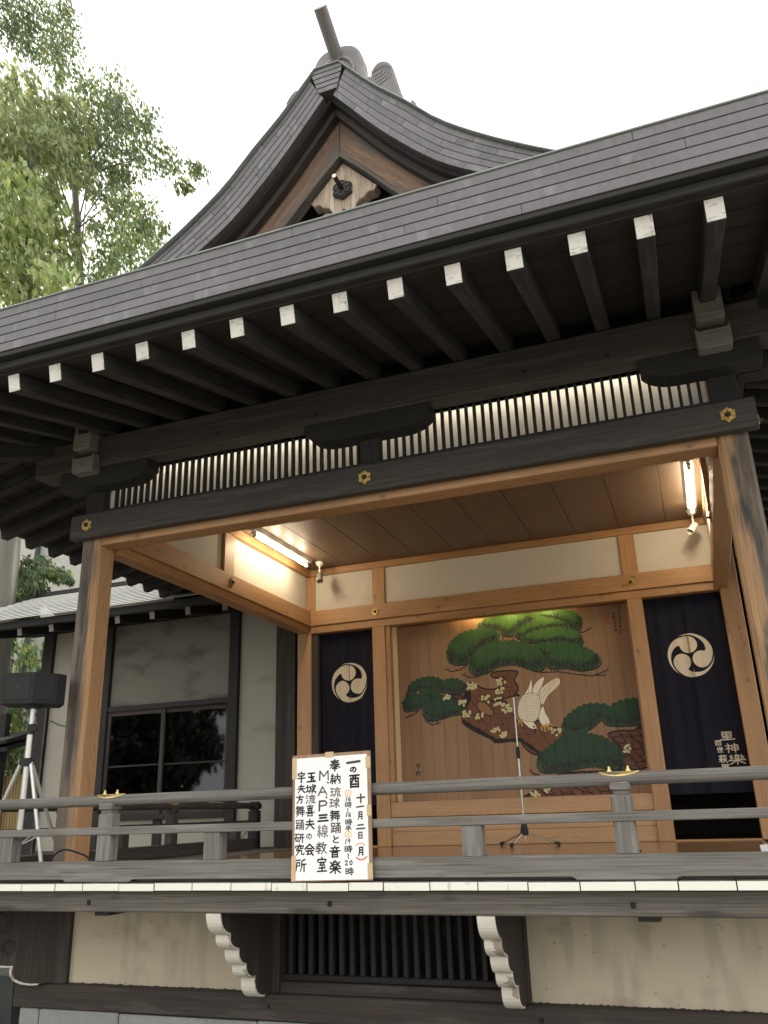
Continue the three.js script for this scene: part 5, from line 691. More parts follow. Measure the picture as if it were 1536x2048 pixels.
function spot(x, dark, tilt, label) {
  const m = dark ? std({ color: new THREE.Color(0.30, 0.28, 0.25), roughness: 0.4, metalness: 0.4 }) : std({ color: new THREE.Color(0.70, 0.66, 0.58), roughness: 0.45 }), z = -3.40, s = T('spotlight', label, 'spotlight', [x, 4.3, z], 'unlit spotlights on the stage ceiling');
  P(s, 'ceiling_mount', at(lathe([[0.001, 0], [0.034, 0.0], [0.05, 0.035], [0.05, 0.046], [0.001, 0.046]], 20), x, 4.253, z), M.white);
  P(s, 'stem', cyl([x, 4.14, z], [x, 4.256, z], 0.010, 0.010), M.white);
  const b = lathe([[0.001, 0.065], [0.026, 0.063], [0.034, 0.05], [0.036, -0.03], [0.038, -0.06], [0.033, -0.062], [0.028, -0.035], [0.001, -0.03]], 22); b.rotateX(tilt[0]); b.rotateZ(tilt[1]); b.translate(x + tilt[2], 4.105, z + 0.02); P(s, 'lamp_head', b, m);
  const q = new THREE.SphereGeometry(0.024, 14, 8); q.scale(1, 0.4, 1); q.translate(0, -0.043, 0); q.rotateX(tilt[0]); q.rotateZ(tilt[1]); q.translate(x + tilt[2], 4.105, z + 0.02); P(s, 'lens', q, M.chrome);
}
spot(-3.86, true, [-0.45, 0.25, 0.01], 'small dark metal spotlight hanging in the ceiling corner by the plaster side wall');
spot(0.212, false, [-0.5, -0.62, -0.014], 'small cream spotlight hanging from the ceiling above the lettered curtain');

/* ------------------------------------------------------------------ microphone stands */
{
  const s = T('microphone_stand', 'chrome straight microphone stand with black tripod foot in front of the painted hawk', 'microphone stand', [-1.69, FL, -3.2]), x = -1.69, z = -3.2;
  P(s, 'pole', cyl([x, 1.33, z], [x, 2.05, z], 0.0105, 0.0105, 16), M.chrome); P(s, 'upper_pole', cyl([x, 2.05, z], [x, 2.565, z], 0.007, 0.007, 14), M.chrome);
  P(s, 'clutch', at(lathe([[0.001, 0.06], [0.013, 0.06], [0.017, 0.04], [0.019, 0], [0.016, -0.045], [0.012, -0.05], [0.001, -0.05]], 16), x, 2.05, z), M.rubber);
  P(s, 'hub', at(lathe([[0.001, 0.085], [0.022, 0.085], [0.034, 0.03], [0.04, -0.01], [0.03, -0.03], [0.001, -0.03]], 18), x, 1.345, z), M.rubber);
  P(s, 'lower_rod', cyl([x, 1.262, z], [x, 1.33, z], 0.008, 0.008, 10), M.chrome);
  for (const f of [[-1.975, -3.449], [-1.79, -3.06], [-1.385, -3.2]]) { const k = P(s, 'leg', cyl([x + (f[0] - x) * 0.12, 1.335, z + (f[1] - z) * 0.12], [f[0], FL + 0.018, f[1]], 0.0085, 0.0085, 10), M.chrome); P(k, 'rubber_foot', [at(new THREE.SphereGeometry(0.0185, 12, 8), f[0], FL + 0.018, f[1]), cyl([mix(f[0], x, 0.12), FL + 0.030, mix(f[1], z, 0.12)], [f[0], FL + 0.018, f[1]], 0.013, 0.016, 10)], M.rubber); }
  P(s, 'tip', [cyl([x, 2.56, z], [x, 2.60, z], 0.006, 0.005, 10), at(new THREE.SphereGeometry(0.007, 8, 6), x, 2.60, z)], M.chrome);
  P(s, 'clip', tube([[x, 2.585, z], [x + 0.03, 2.60, z + 0.01], [x + 0.06, 2.585, z + 0.02]], 0.012, 12, 8), M.rubber);
}
{
  const x = -0.635, z = -2.0, s = T('short_microphone_stand', 'short black microphone stand half hidden behind the gold-plated railing post', 'microphone stand', [x, FL, z]);
  P(s, 'round_base', at(lathe([[0.001, 0.022], [0.03, 0.02], [0.066, 0.01], [0.07, 0], [0.001, 0]], 28), x, FL, z), M.rubber);
  P(s, 'pole', cyl([x, FL + 0.02, z], [x, 1.83, z], 0.009, 0.009, 12), M.blackPlastic);
  P(s, 'clip', [at(new THREE.TorusGeometry(0.022, 0.009, 8, 16), x - 0.008, 1.865, z), bx(x - 0.01, x + 0.026, 1.83, 1.865, z - 0.01, z + 0.012)], M.rubber);
}

/* ------------------------------------------------------------------ loudspeaker on its tripod */
{
  const x = -4.44, z = 0.22, s = T('speaker_stand', 'pale aluminium tripod speaker stand on the deck beside the left front post', 'speaker stand', [x, FL, z]);
  P(s, 'lower_tube', cyl([x, 1.27, z], [x, 2.17, z], 0.0195, 0.0195, 18), M.alu); P(s, 'upper_tube', cyl([x, 2.17, z], [x, 2.33, z], 0.0155, 0.0155, 16), M.alu);
  P(s, 'height_collar', [cyl([x, 2.145, z], [x, 2.215, z], 0.026, 0.026, 16), bx(x + 0.015, x + 0.055, 2.165, 2.20, z - 0.012, z + 0.012)], M.rubber); P(s, 'locking_pin', cyl([x + 0.02, 2.215, z + 0.01], [x + 0.06, 2.225, z + 0.01], 0.004), M.chrome);
  P(s, 'leg_hub', [cyl([x, 1.93, z], [x, 1.985, z], 0.033, 0.033, 16), bx(x - 0.06, x - 0.02, 1.94, 1.97, z - 0.015, z + 0.015), bx(x + 0.02, x + 0.05, 1.94, 1.97, z - 0.015, z + 0.02), bx(x - 0.015, x + 0.015, 1.94, 1.97, z - 0.055, z - 0.02)], M.rubber);
  P(s, 'slide_collar', cyl([x, 1.69, z], [x, 1.70, z], 0.027, 0.027, 16), M.rubber); P(s, 'bottom_collar', cyl([x, 1.40, z], [x, 1.43, z], 0.026, 0.026, 16), M.rubber);
  for (const [h, f] of [[[x - 0.05, 1.955, z], [-4.885, FL + 0.014, 0.16]], [[x + 0.038, 1.955, z + 0.004], [-4.12, FL + 0.014, 0.32]], [[x, 1.955, z - 0.045], [-4.46, FL + 0.014, -0.28]]]) {
    const k = P(s, 'leg', cyl(h, f, 0.0135, 0.0135, 12), M.alu); P(k, 'rubber_foot', at(new THREE.SphereGeometry(0.017, 10, 8), ...f), M.rubber);
    const m = h.map((v, i) => mix(v, f[i], 0.62)); for (const q of [-0.012, 0.012]) P(s, 'brace', cyl([x + q, 1.415, z + q], [m[0] + q, m[1], m[2] + q], 0.0042, 0.0042, 6), M.alu);
    P(s, 'brace_bolt', at(new THREE.SphereGeometry(0.01, 8, 6), ...m), M.rubber);
  }
  const sp = T('loudspeaker', 'black wedge-shaped loudspeaker on top of the aluminium tripod', 'loudspeaker', [x, 2.33, z]);
  // plan outline with one corner towards the front right
  const R = [0.73, -0.68], D = [0.68, 0.73], pl = [[-0.215, 0.02], [-0.01, 0.12], [0.145, 0.075], [0.205, 0.02], [0.185, -0.14], [-0.17, -0.16]].map(([r, d]) => [x + R[0] * r + D[0] * d, -(z + R[1] * r + D[1] * d)]);
  const sh = new THREE.Shape(pl.map(([a, b]) => new THREE.Vector2(a, b))), g = new THREE.ExtrudeGeometry(sh, { depth: 0.205, bevelEnabled: true, bevelSize: 0.008, bevelThickness: 0.008, bevelOffset: -0.008, bevelSegments: 2 }); g.rotateX(-Math.PI / 2); g.translate(0, 2.353, 0);
  P(sp, 'cabinet', uvm(g, 'x', 0.3, 0.3), std({ color: new THREE.Color(0.009, 0.0095, 0.0095), roughness: 0.75, bumpMap: tex(128, 128, (u, v) => fb(u, v, 40, 40, 2, 401), false), bumpScale: 0.001 }));
  const gl = (a, b, n) => { const A = pl[a], B = pl[b], pa = [mix(A[0], B[0], 0.12), mix(A[1], B[1], 0.12)], pb = [mix(A[0], B[0], 0.88), mix(A[1], B[1], 0.88)], dx = pb[0] - pa[0], dz = -(pb[1] - pa[1]), L = Math.hypot(dx, dz), q = bx(-L / 2, L / 2, 2.375, 2.54, -0.003, 0.003); q.rotateY(Math.atan2(-dz, dx)); q.translate((pa[0] + pb[0]) / 2, 0, -(pa[1] + pb[1]) / 2); P(sp, n, q, M.blackPlastic); };
  gl(0, 1, 'front_grille'); gl(1, 2, 'side_grille');
  P(sp, 'badge', at(bx(-0.006, 0.006, -0.010, 0.010, -0.002, 0.002, { c: 0.001 }), (pl[0][0] * 0.5 + pl[1][0] * 0.5) + 0.004, 2.46, -(pl[0][1] * 0.5 + pl[1][1] * 0.5) + 0.005, 0, 0.2, 0), M.bronze);
  P(sp, 'pole_socket', cyl([x, 2.325, z], [x, 2.352, z], 0.05, 0.06, 16), M.rubber);
}
one('cable', tube([[-4.43, FL + 0.012, 0.26], [-4.25, FL + 0.012, 0.33], [-4.15, 1.29, 0.27], [-4.09, 1.365, 0.25], [-4.02, 1.388, 0.25], [-3.93, 1.372, 0.25], [-3.83, 1.342, 0.26], [-3.72, 1.27, 0.3], [-3.62, FL + 0.008, 0.34], [-3.5, FL + 0.008, 0.36]], 0.0065, 70, 8), M.rubber, 'grey cable looping up from the deck in front of the left front post', 'cable');
one('wire', tube([[-4.862, 1.72, -2.95], [-4.862, 1.708, -3.2], [-4.862, 1.70, -3.5], [-4.855, 1.67, -3.72], [-4.83, 1.58, -3.74], [-4.84, 1.42, -3.62], [-4.85, 1.34, -3.5]], 0.0035, 60, 6), M.rubber, 'thin black wire strung along the side railing by its end post', 'wire');
{
  const c = T('tagged_cable', 'dark coiled cable with a white tag at the foot of the dark-weathered front post', 'cable', [0.27, FL, 0.12]);
  for (let k = 0; k < 3; k++) P(c, 'coil', at(new THREE.TorusGeometry(0.055 - k * 0.004, 0.006, 8, 28), 0.268, FL + 0.066 + k * 0.002, 0.07 + k * 0.013, 0, 0.15, 0.2 * k), M.rubber);
  P(c, 'tag', at(bx(-0.018, 0.018, -0.03, 0.03, -0.001, 0.001, { c: 0.0005 }), 0.204, 1.312, 0.104, 0, 0, 0.1), M.paper); P(c, 'tag_string', cyl([0.206, 1.342, 0.104], [0.226, 1.318, 0.09], 0.002), M.rubber);
}

/* ------------------------------------------------------------------ poster leaning on the railing */
{
  const X0 = -2.162, X1 = -1.698, Y0 = FL, Y1 = 1.866, b = T('notice_board', 'hand-lettered white paper poster taped to a thin brown board, leaning on the front railing', 'poster', [(X0 + X1) / 2, FL, 0.665]);
  const tilt = -0.035, W = X1 - X0, H = Y1 - Y0, set = (g) => { g.rotateX(tilt); g.rotateZ(0.012); g.translate((X0 + X1) / 2, Y0 + 0.003, 0.669); return g; };
  P(b, 'backing_board', set(bx(-W / 2, W / 2, 0, H, -0.010, 0, { c: 0.0015, g: 'y', tw: 1, th: 1 })), wood([0.34, 0.22, 0.13], [0.25, 0.155, 0.09], 33, { blotch: 0.3 }));
  const cv = canvas(1024, 1600), c = cv.getContext('2d'); c.fillStyle = '#f0efea'; c.fillRect(0, 0, 1024, 1600);
  for (let k = 0; k < 260; k++) { c.fillStyle = 'rgba(190,185,170,0.08)'; c.fillRect(rnd() * 1024, rnd() * 1600, rr(5, 80), rr(1, 3)); }
  // layout measured on the sheet: x 190..1185, y 250..1910
  const px = (x, y) => (x - (192 - 40 * (y - 250) / 1660)) / (1182 - (192 - 40 * (y - 250) / 1660)) * 1024, py = (x, y) => { const t = 262 - 48 * (x - 190) / 995; return (y - t) / (1908 - t) * 1600; };
  const put = (ch, x, y, w, h = w, lw = 15, col = '#1c1a1c') => glyph(c, ch, px(x, y), py(x, y), w, h * 0.97, lw * 1.3, col);
  const g1 = '#4a4648', g2 = '#6f6a68', or = '#dc8a35', rd = '#d4562c';
  for (const q of [['一', 1000, 325, 185, 90, 26, g1], ['の', 995, 430, 105, 90, 17], ['酉', 1010, 590, 150, 190, 19], ['十', 1090, 830, 115, 120, 17, g1], ['一', 1080, 945, 105, 60, 15, g1], ['月', 1080, 1065, 90, 115, 13], ['二', 1080, 1215, 115, 95, 16, g1], ['日', 1075, 1330, 90, 90, 13, g1], ['月', 1080, 1540, 95, 120, 14],
    ['1', 895, 842, 60, 60, 10, g1], ['6', 935, 840, 60, 60, 10, g1], ['時', 920, 915, 95, 85, 9, g1], ['~', 912, 1000, 70, 80, 9], ['1', 893, 1055, 60, 60, 10], ['6', 935, 1055, 60, 60, 10], ['時', 920, 1150, 95, 85, 9], ['半', 915, 1235, 90, 80, 10, g1], ['1', 878, 1410, 60, 65, 10, g1], ['9', 920, 1408, 60, 65, 10, g1], ['時', 910, 1508, 105, 95, 10], ['~', 905, 1605, 70, 80, 10], ['2', 880, 1690, 65, 70, 11], ['0', 940, 1690, 60, 65, 11], ['時', 920, 1800, 110, 100, 10],
    ['奉', 745, 365, 150, 165], ['納', 750, 555, 155, 145, 13], ['琉', 745, 740, 150, 140, 12, g2], ['球', 730, 890, 145, 140, 13, g2], ['舞', 735, 1060, 145, 150, 12], ['踊', 745, 1225, 145, 150, 12, g1], ['と', 735, 1380, 105, 100, 15, g1], ['音', 725, 1540, 150, 155, 15], ['楽', 725, 1740, 155, 170, 15],
    ['M', 590, 505, 150, 140, 17, g1], ['.', 645, 605, 60, 60, 16], ['A', 570, 720, 140, 130, 15, g1], ['.', 622, 810, 60, 60, 16], ['P', 570, 920, 135, 145, 18, g1], ['三', 570, 1090, 150, 120, 19], ['線', 560, 1270, 155, 175, 12, g2], ['教', 540, 1490, 160, 160, 13, g1], ['室', 545, 1705, 140, 190, 15],
    ['玉', 415, 525, 130, 150, 17], ['城', 405, 690, 150, 130, 13], ['流', 400, 830, 145, 130, 12, g1], ['喜', 390, 985, 130, 155, 12], ['夫', 385, 1170, 130, 140, 15], ['の', 370, 1330, 95, 95, 14, g2], ['会', 375, 1510, 145, 155, 16],
    ['宇', 275, 525, 115, 155, 14], ['夫', 270, 685, 110, 120, 14], ['方', 250, 830, 110, 120, 14], ['舞', 250, 990, 135, 150, 11], ['踊', 245, 1175, 125, 150, 11, g1], ['研', 235, 1350, 135, 130, 13, g1], ['究', 235, 1510, 135, 150, 14], ['所', 250, 1710, 150, 170, 14]]) put(...q);
  c.lineWidth = 9; for (const [x, y, n, col] of [[920, 757, '1', or], [910, 1318, '2', '#e2a04a']]) { c.strokeStyle = col; c.beginPath(); c.arc(px(x, y), py(x, y), 42, 0, 6.5); c.stroke(); put(n, x, y, 46, 46, 8, col); }
  c.lineWidth = 13; c.strokeStyle = or; c.beginPath(); c.moveTo(px(1015, 1465), py(1015, 1465)); c.quadraticCurveTo(px(1075, 1405), py(1075, 1405), px(1130, 1465), py(1130, 1465)); c.stroke();
  c.lineWidth = 16; c.strokeStyle = rd; c.beginPath(); c.moveTo(px(1015, 1620), py(1015, 1620)); c.quadraticCurveTo(px(1080, 1690), py(1080, 1690), px(1155, 1615), py(1155, 1615)); c.stroke();
  const pg = bx(-W / 2 + 0.016, W / 2 - 0.019, 0.006, H - 0.017, 0.0005, 0.0016, { c: 0.0003 }), pp = pg.attributes.position, uv = pg.attributes.uv; for (let i = 0; i < pp.count; i++) uv.setXY(i, (pp.getX(i) + W / 2 - 0.016) / (W - 0.035), (pp.getY(i) - 0.006) / (H - 0.023)); P(b, 'paper_sheet', set(pg), std({ map: ctex(cv), roughness: 0.9 }));
  const tape = new THREE.MeshStandardMaterial({ color: new THREE.Color(0.56, 0.40, 0.22), roughness: 0.45 });
  for (const [x, y, w, h] of [[-W / 2 + 0.012, H - 0.07, 0.028, 0.115], [-0.008, H - 0.008, 0.05, 0.03], [W / 2 - 0.013, H - 0.06, 0.028, 0.06], [W / 2 - 0.012, H - 0.305, 0.027, 0.055], [W / 2 - 0.013, 0.045, 0.028, 0.075], [-W / 2 + 0.012, 0.065, 0.027, 0.125]]) P(b, 'tape_strip', set(bx(x - w / 2, x + w / 2, y - h / 2, y + h / 2, 0.0018, 0.0026, { c: 0.0003 })), tape);
}

/* ------------------------------------------------------------------ annex beside the stage */
{
  const a = T('annex_building', 'low annex with mouldy plaster, dark sliding windows and pale metal roof beside the stage', 'building', [-6.6, 0, -4.6]), Z = -4.2;
  for (const [x0, x1, y0, y1] of [[-8.46, -8.285, 0, 4.06], [-7.47, -7.29, 1.1, 4.06], [-5.48, -5.345, 0, 4.06]]) P(a, 'wall_post', bx(x0, x1, y0, y1, Z - 0.13, Z + 0.03, { g: 'y', c: 0.005 }), M.dark);
  P(a, 'end_post', bx(-4.81, -4.52, 0, 4.06, Z - 0.13, Z + 0.03, { g: 'y', c: 0.005 }), M.brown);
  const pl = (x0, x1, y0, y1, m) => P(a, 'plaster_panel', uvm(bx(x0, x1, y0, y1, Z - 0.08, Z - 0.03, { c: 0.002 }), 'x', 1.9, 1.4), m);
  pl(-8.29, -7.46, 1.2, 4.05, M.plasterWhite); pl(-7.295, -5.475, 2.965, 4.05, M.plasterGrey); pl(-7.295, -5.475, 1.225, 1.56, M.plasterWhite); pl(-5.35, -4.80, 1.2, 4.05, M.plasterWhite);
  P(a, 'lintel_beam', bx(-7.29, -5.48, 2.90, 2.968, Z - 0.10, Z + 0.02), M.dark); P(a, 'sill_beam', bx(-7.29, -5.48, 1.56, 1.625, Z - 0.10, Z + 0.035), M.dark); P(a, 'base_beam', bx(-8.285, -4.81, 1.08, 1.222, Z - 0.12, Z + 0.015), M.brown);
  P(a, 'wall_strut', bx(-6.50, -6.38, 1.222, 1.56, Z - 0.07, Z + 0.0, { g: 'y' }), M.dark);
  P(a, 'wall_plate', bx(-8.8, -4.5, 4.06, 4.2, Z - 0.13, Z + 0.02), M.dark);
  P(a, 'footing', bx(-8.4, -4.6, 0, 1.08, Z - 0.3, Z - 0.06), M.brown);
  const win = G(a, 'window'), fr = M.brown, gm = new THREE.MeshPhysicalMaterial({ color: new THREE.Color(0.55, 0.58, 0.55), roughness: 0.03, transmission: 1, thickness: 0 });
  for (const [x0, x1, d] of [[-7.29, -6.41, 0], [-6.47, -5.48, -0.035]]) { const z = Z - 0.02 + d; for (const [p, q, r, s] of [[x0, x0 + 0.05, 1.625, 2.90], [x1 - 0.055, x1, 1.625, 2.90], [x0 + 0.051, x1 - 0.056, 1.625, 1.69], [x0 + 0.051, x1 - 0.056, 2.845, 2.90]]) P(win, 'sash_bar', bx(p, q, r, s, z - 0.015, z + 0.015, { c: 0.003 }), fr); P(win, 'pane', bx(x0 + 0.05, x1 - 0.05, 1.685, 2.85, z - 0.003, z + 0.003, { c: 0.001 }), gm); P(win, 'sash_bar', bx(x0 + 0.055, x1 - 0.06, 2.20, 2.222, z - 0.012, z + 0.012, { c: 0.002 }), M.dark); }
  P(a, 'inner_wall', bx(-8.4, -4.6, 0.4, 4.2, Z - 2.6, Z - 2.5), M.brown); P(a, 'inner_floor', bx(-8.4, -4.6, 1.0, 1.2, Z - 2.5, Z - 0.14), M.brown); P(a, 'inner_ceiling', bx(-8.4, -4.6, 3.9, 4.0, Z - 2.5, Z - 0.14), M.brown); for (const x of [-8.4, -4.7]) P(a, 'inner_side', bx(x, x + 0.1, 1.2, 3.9, Z - 2.5, Z - 0.14), M.brown);
  // eave, rafters, roof in lapped metal courses with a hip at its far end
  for (let k = 0; k < 9; k++) { const x = -5.156 - (k - 1) * 0.517; P(a, 'rafter', at(bx(-0.036, 0.036, -0.05, 0.05, -0.85, 0, { g: 'z' }), x, 3.945, -3.5, 0.22, 0, 0), M.dark); }
  for (let k = 0; k < 9; k++) { const x = -5.156 - (k - 1) * 0.517; P(a, 'rafter_end_paint', at(uvm(bx(-0.035, 0.035, -0.048, 0.048, 0, 0.004, { c: 0.001 }), 'x', 0.2, 0.2), x, 3.945, -3.4985, 0.22, 0, 0), M.nose); }
  P(a, 'soffit', at(bx(-9.8, -4.55, 0, 0.02, -0.95, 0.04), 0, 4.0, -3.5, 0.22, 0, 0), M.dark);
  P(a, 'fascia', bx(-9.83, -4.5, 4.005, 4.09, -3.49, -3.455), M.dark);
  const metal = std({ map: tex(512, 128, (u, v) => lerp3([0.72, 0.72, 0.68], [0.58, 0.58, 0.54], fb(u, v, 6, 6, 4, 421))), metalness: 0.2, roughness: 0.4 }), n = 14, sl = Math.atan(0.93 / 2.05);
  for (let k = 0; k < n; k++) { const t0 = k / n, t1 = (k + 1) / n, z1 = mix(-3.42, -5.5, t0), y1 = mix(4.095, 5.03, t0), xl = -9.9; const L = 2.28 / n; P(a, 'roof_course', at(bx(xl, -4.45, 0.012, 0.022, -L, 0.035, { c: 0.004, tw: 2, th: 0.5 }), 0, y1 + 0.004, z1, sl - 0.12, 0, 0), metal); }
  P(a, 'roof_back', at(bx(-9.9, -4.45, -0.01, 0.02, -1.25, 0, { tw: 2, th: 0.5 }), 0, 5.03, -5.5, -sl, 0, 0), metal);
  P(a, 'verge_board', at(bx(-9.88, -9.84, -0.12, 0.0, -2.28, 0.0, { g: 'z' }), 0, 4.09, -3.44, sl, 0, 0), M.dark);
  P(a, 'ridge_cap', bx(-9.95, -4.5, 5.03, 5.105, -5.58, -5.45), M.dark);
  P(a, 'conduit', cyl([-8.27, 1.1, Z + 0.045], [-8.27, 3.3, Z + 0.045], 0.009), M.gray2);
  P(a, 'loose_wire', tube([[-8.24, 2.86, Z - 0.02], [-8.1, 2.80, Z - 0.02], [-7.95, 2.76, Z - 0.022], [-7.8, 2.68, Z - 0.02], [-7.5, 2.6, Z - 0.02]], 0.005, 20, 5), M.rubber);
}
/* ------------------------------------------------------------------ neighbouring house */
{
  const h = T('neighbour_house', 'tall pale house with horizontal siding behind the annex roof', 'building', [-14, 0, -11]), sm = std({ map: tex(512, 128, (u, v) => lerp3([0.50, 0.49, 0.43], [0.43, 0.42, 0.365], fb(u, v, 6, 4, 4, 431))), roughness: 0.85 });
  for (let k = 0; k < 42; k++) { const y = 1.0 + k * 0.19; for (const [x0, x1] of [[-19, -13.42], [-13.18, -11.62], [-11.6, -9]]) P(h, 'siding_board', at(bx(x0, x1 - 0.004, 0, 0.195, -0.012, 0.012, { c: 0.003, tw: 2, th: 0.5 }), 0, y, -9.0, 0.05, 0, 0), sm); }
  P(h, 'wall', bx(-19, -9, 0, 9, -13, -9.03), sm);
  P(h, 'downpipe', cyl([-13.26, 0, -8.88], [-13.26, 9, -8.88], 0.055, 0.055, 14), std({ color: new THREE.Color(0.03, 0.042, 0.052), roughness: 0.5 }));
  P(h, 'corner_trim', bx(-13.42, -13.18, 0, 9, -9.02, -8.95, { g: 'y' }), std({ color: new THREE.Color(0.52, 0.52, 0.50), roughness: 0.6 }));
  P(h, 'roof', bx(-19.3, -8.7, 9, 9.2, -13.3, -8.6), M.stone);
}
/* ------------------------------------------------------------------ bamboo fence and the little roof over it */
{
  const f = T('bamboo_fence', 'yellow bamboo fence with tied cross poles beside the annex corner', 'fence', [-10.3, 0, -5]), bm = std({ map: tex(64, 512, (u, v) => lerp3(lerp3([0.42, 0.30, 0.11], [0.30, 0.21, 0.08], fb(u, v, 4, 20, 4, 441)), [0.16, 0.11, 0.05], ((v * 5) % 1) < 0.03 ? 0.7 : 0)), roughness: 0.5 });
  for (let k = 0; k < 46; k++) { const x = -11.5 + k * 0.05; P(f, 'bamboo_cane', cyl([x, 0, -5 + rr(-0.006, 0.006)], [x, 2.24 + rr(-0.02, 0.02), -5], 0.022, 0.021, 8), bm); }
  for (const y of [0.35, 0.85, 1.35, 1.85]) P(f, 'cross_pole', cyl([-11.6, y, -4.965], [-9.2, y + 0.012, -4.965], 0.021, 0.02, 8), bm);
  P(f, 'fence_post', bx(-9.26, -9.16, 0, 2.3, -5.06, -4.94, { g: 'y' }), M.brown);
  const g = T('gate_roof', 'small dark board roof on posts above the bamboo fence', 'gate roof', [-10.4, 0, -4.8]);
  P(g, 'roof_board', at(bx(-11.6, -9.15, 0, 0.06, -0.5, 0.5), 0, 3.1, -4.8, 0.28, 0, 0.05), M.dark); P(g, 'roof_board', at(bx(-11.6, -9.15, 0, 0.05, -0.3, 0.5), 0, 3.2, -4.75, 0.28, 0, 0.05), M.dark);
  for (const x of [-11.5, -9.6]) P(g, 'gate_post', bx(x - 0.06, x + 0.06, 0, 3.1, -4.86, -4.76, { g: 'y' }), M.dark);
}
{ // covered stack under the side deck
  const g = new THREE.BoxGeometry(1.3, 0.5, 0.9, 24, 10, 18); const p = g.attributes.position; for (let i = 0; i < p.count; i++) { const x = p.getX(i), y = p.getY(i), z = p.getZ(i), n = fb((x + 2) / 4, (z + y + 2) / 4, 12, 12, 3, 451) - 0.5, s = 1 - 0.12 * (y + 0.25); p.setXYZ(i, x * s + n * 0.05, y + n * 0.06 * (y > -0.2 ? 1 : 0), z * s + n * 0.05); } g.computeVertexNormals(); g.translate(-5.55, 0.27, -0.85);
  one('tarp_stack', g, std({ color: new THREE.Color(0.016, 0.022, 0.018), roughness: 0.45 }), 'dark green tarpaulin over a low stack on the ground below the side deck', 'tarpaulin');
}

const CLUMPS = { light: [[-11.98,16.18,-5.4,1.02,0.75],[-10.64,13.72,-4.76,1.13,0.9],[-10.37,11.94,-4.12,0.76,0.98],[-10.68,12.19,-5.24,0.86,0.86],[-10.29,10.75,-4.6,0.8,0.64],[-8.78,9.76,-3.96,0.43,0.38],[-10.53,14.91,-5.08,0.75,0.5],[-11.49,13.99,-4.44,0.74,1.47],[-10.44,10.87,-3.8,0.63,1.25]],
  dark: [[-13.44,21.18,-7.2,1.01,0.64],[-12.1,20.39,-6.4,0.29,0.35],[-12.7,19.62,-5.6,0.7,0.59],[-12.79,19.76,-7.0,0.42,0.48],[-13.54,19.94,-6.2,0.45,0.35],[-10.82,16.69,-5.4,0.16,0.38],[-11.77,18.2,-6.8,0.36,0.45],[-10.04,16.27,-6.0,0.53,0.56],[-8.84,14.63,-5.2,0.5,0.57],[-10.65,16.36,-6.6,0.71,0.66],[-8.87,14.94,-5.8,0.27,0.46],[-11.44,15.95,-7.2,0.86,0.53],[-9.94,14.74,-6.4,0.63,0.48],[-8.42,13.8,-5.6,0.37,0.3],[-9.04,14.87,-7.0,0.33,0.25],[-7.87,13.68,-6.2,0.23,0.25],[-7.5,12.55,-5.4,0.14,0.14],[-10.3,14.32,-6.8,0.54,0.32],[-9.33,12.75,-6.0,0.67,0.55],[-8.34,11.23,-5.2,0.54,0.52],[-9.98,12.28,-6.6,0.61,0.57],[-9.62,11.29,-5.8,0.35,0.26],[-11.16,14.16,-7.2,0.24,0.24],[-8.89,12.61,-6.4,0.3,0.28],[-10.44,14.63,-5.6,0.53,0.5],[-9.6,13.79,-7.0,0.37,0.32],[-12.72,19.09,-6.2,0.37,0.28]],
  bush: [[-13.01,5.0,-8.1,0.33,0.59],[-12.68,5.68,-7.78,0.23,0.28],[-11.76,4.39,-7.46,0.29,0.4],[-12.67,4.11,-8.02,0.42,0.46],[-11.96,3.04,-7.7,0.51,0.55],[-12.02,2.67,-7.38,0.33,0.55],[-13.29,4.9,-7.94,0.48,1.43],[-11.53,4.68,-7.62,0.15,0.29],[-12.39,3.31,-7.3,0.55,0.89]],
  vine: [[-10.4,5.74,-5.75,0.35,0.14],[-10.42,5.53,-5.63,0.16,0.23],[-9.79,5.52,-5.51,0.17,0.09],[-9.7,5.46,-5.72,0.15,0.08],[-9.44,5.37,-5.6,0.07,0.07],[-10.12,5.16,-5.48,0.17,0.21],[-10.21,4.96,-5.69,0.13,0.15],[-10.25,4.79,-5.57,0.19,0.08],[-9.9,5.25,-5.45,0.11,0.11]] };

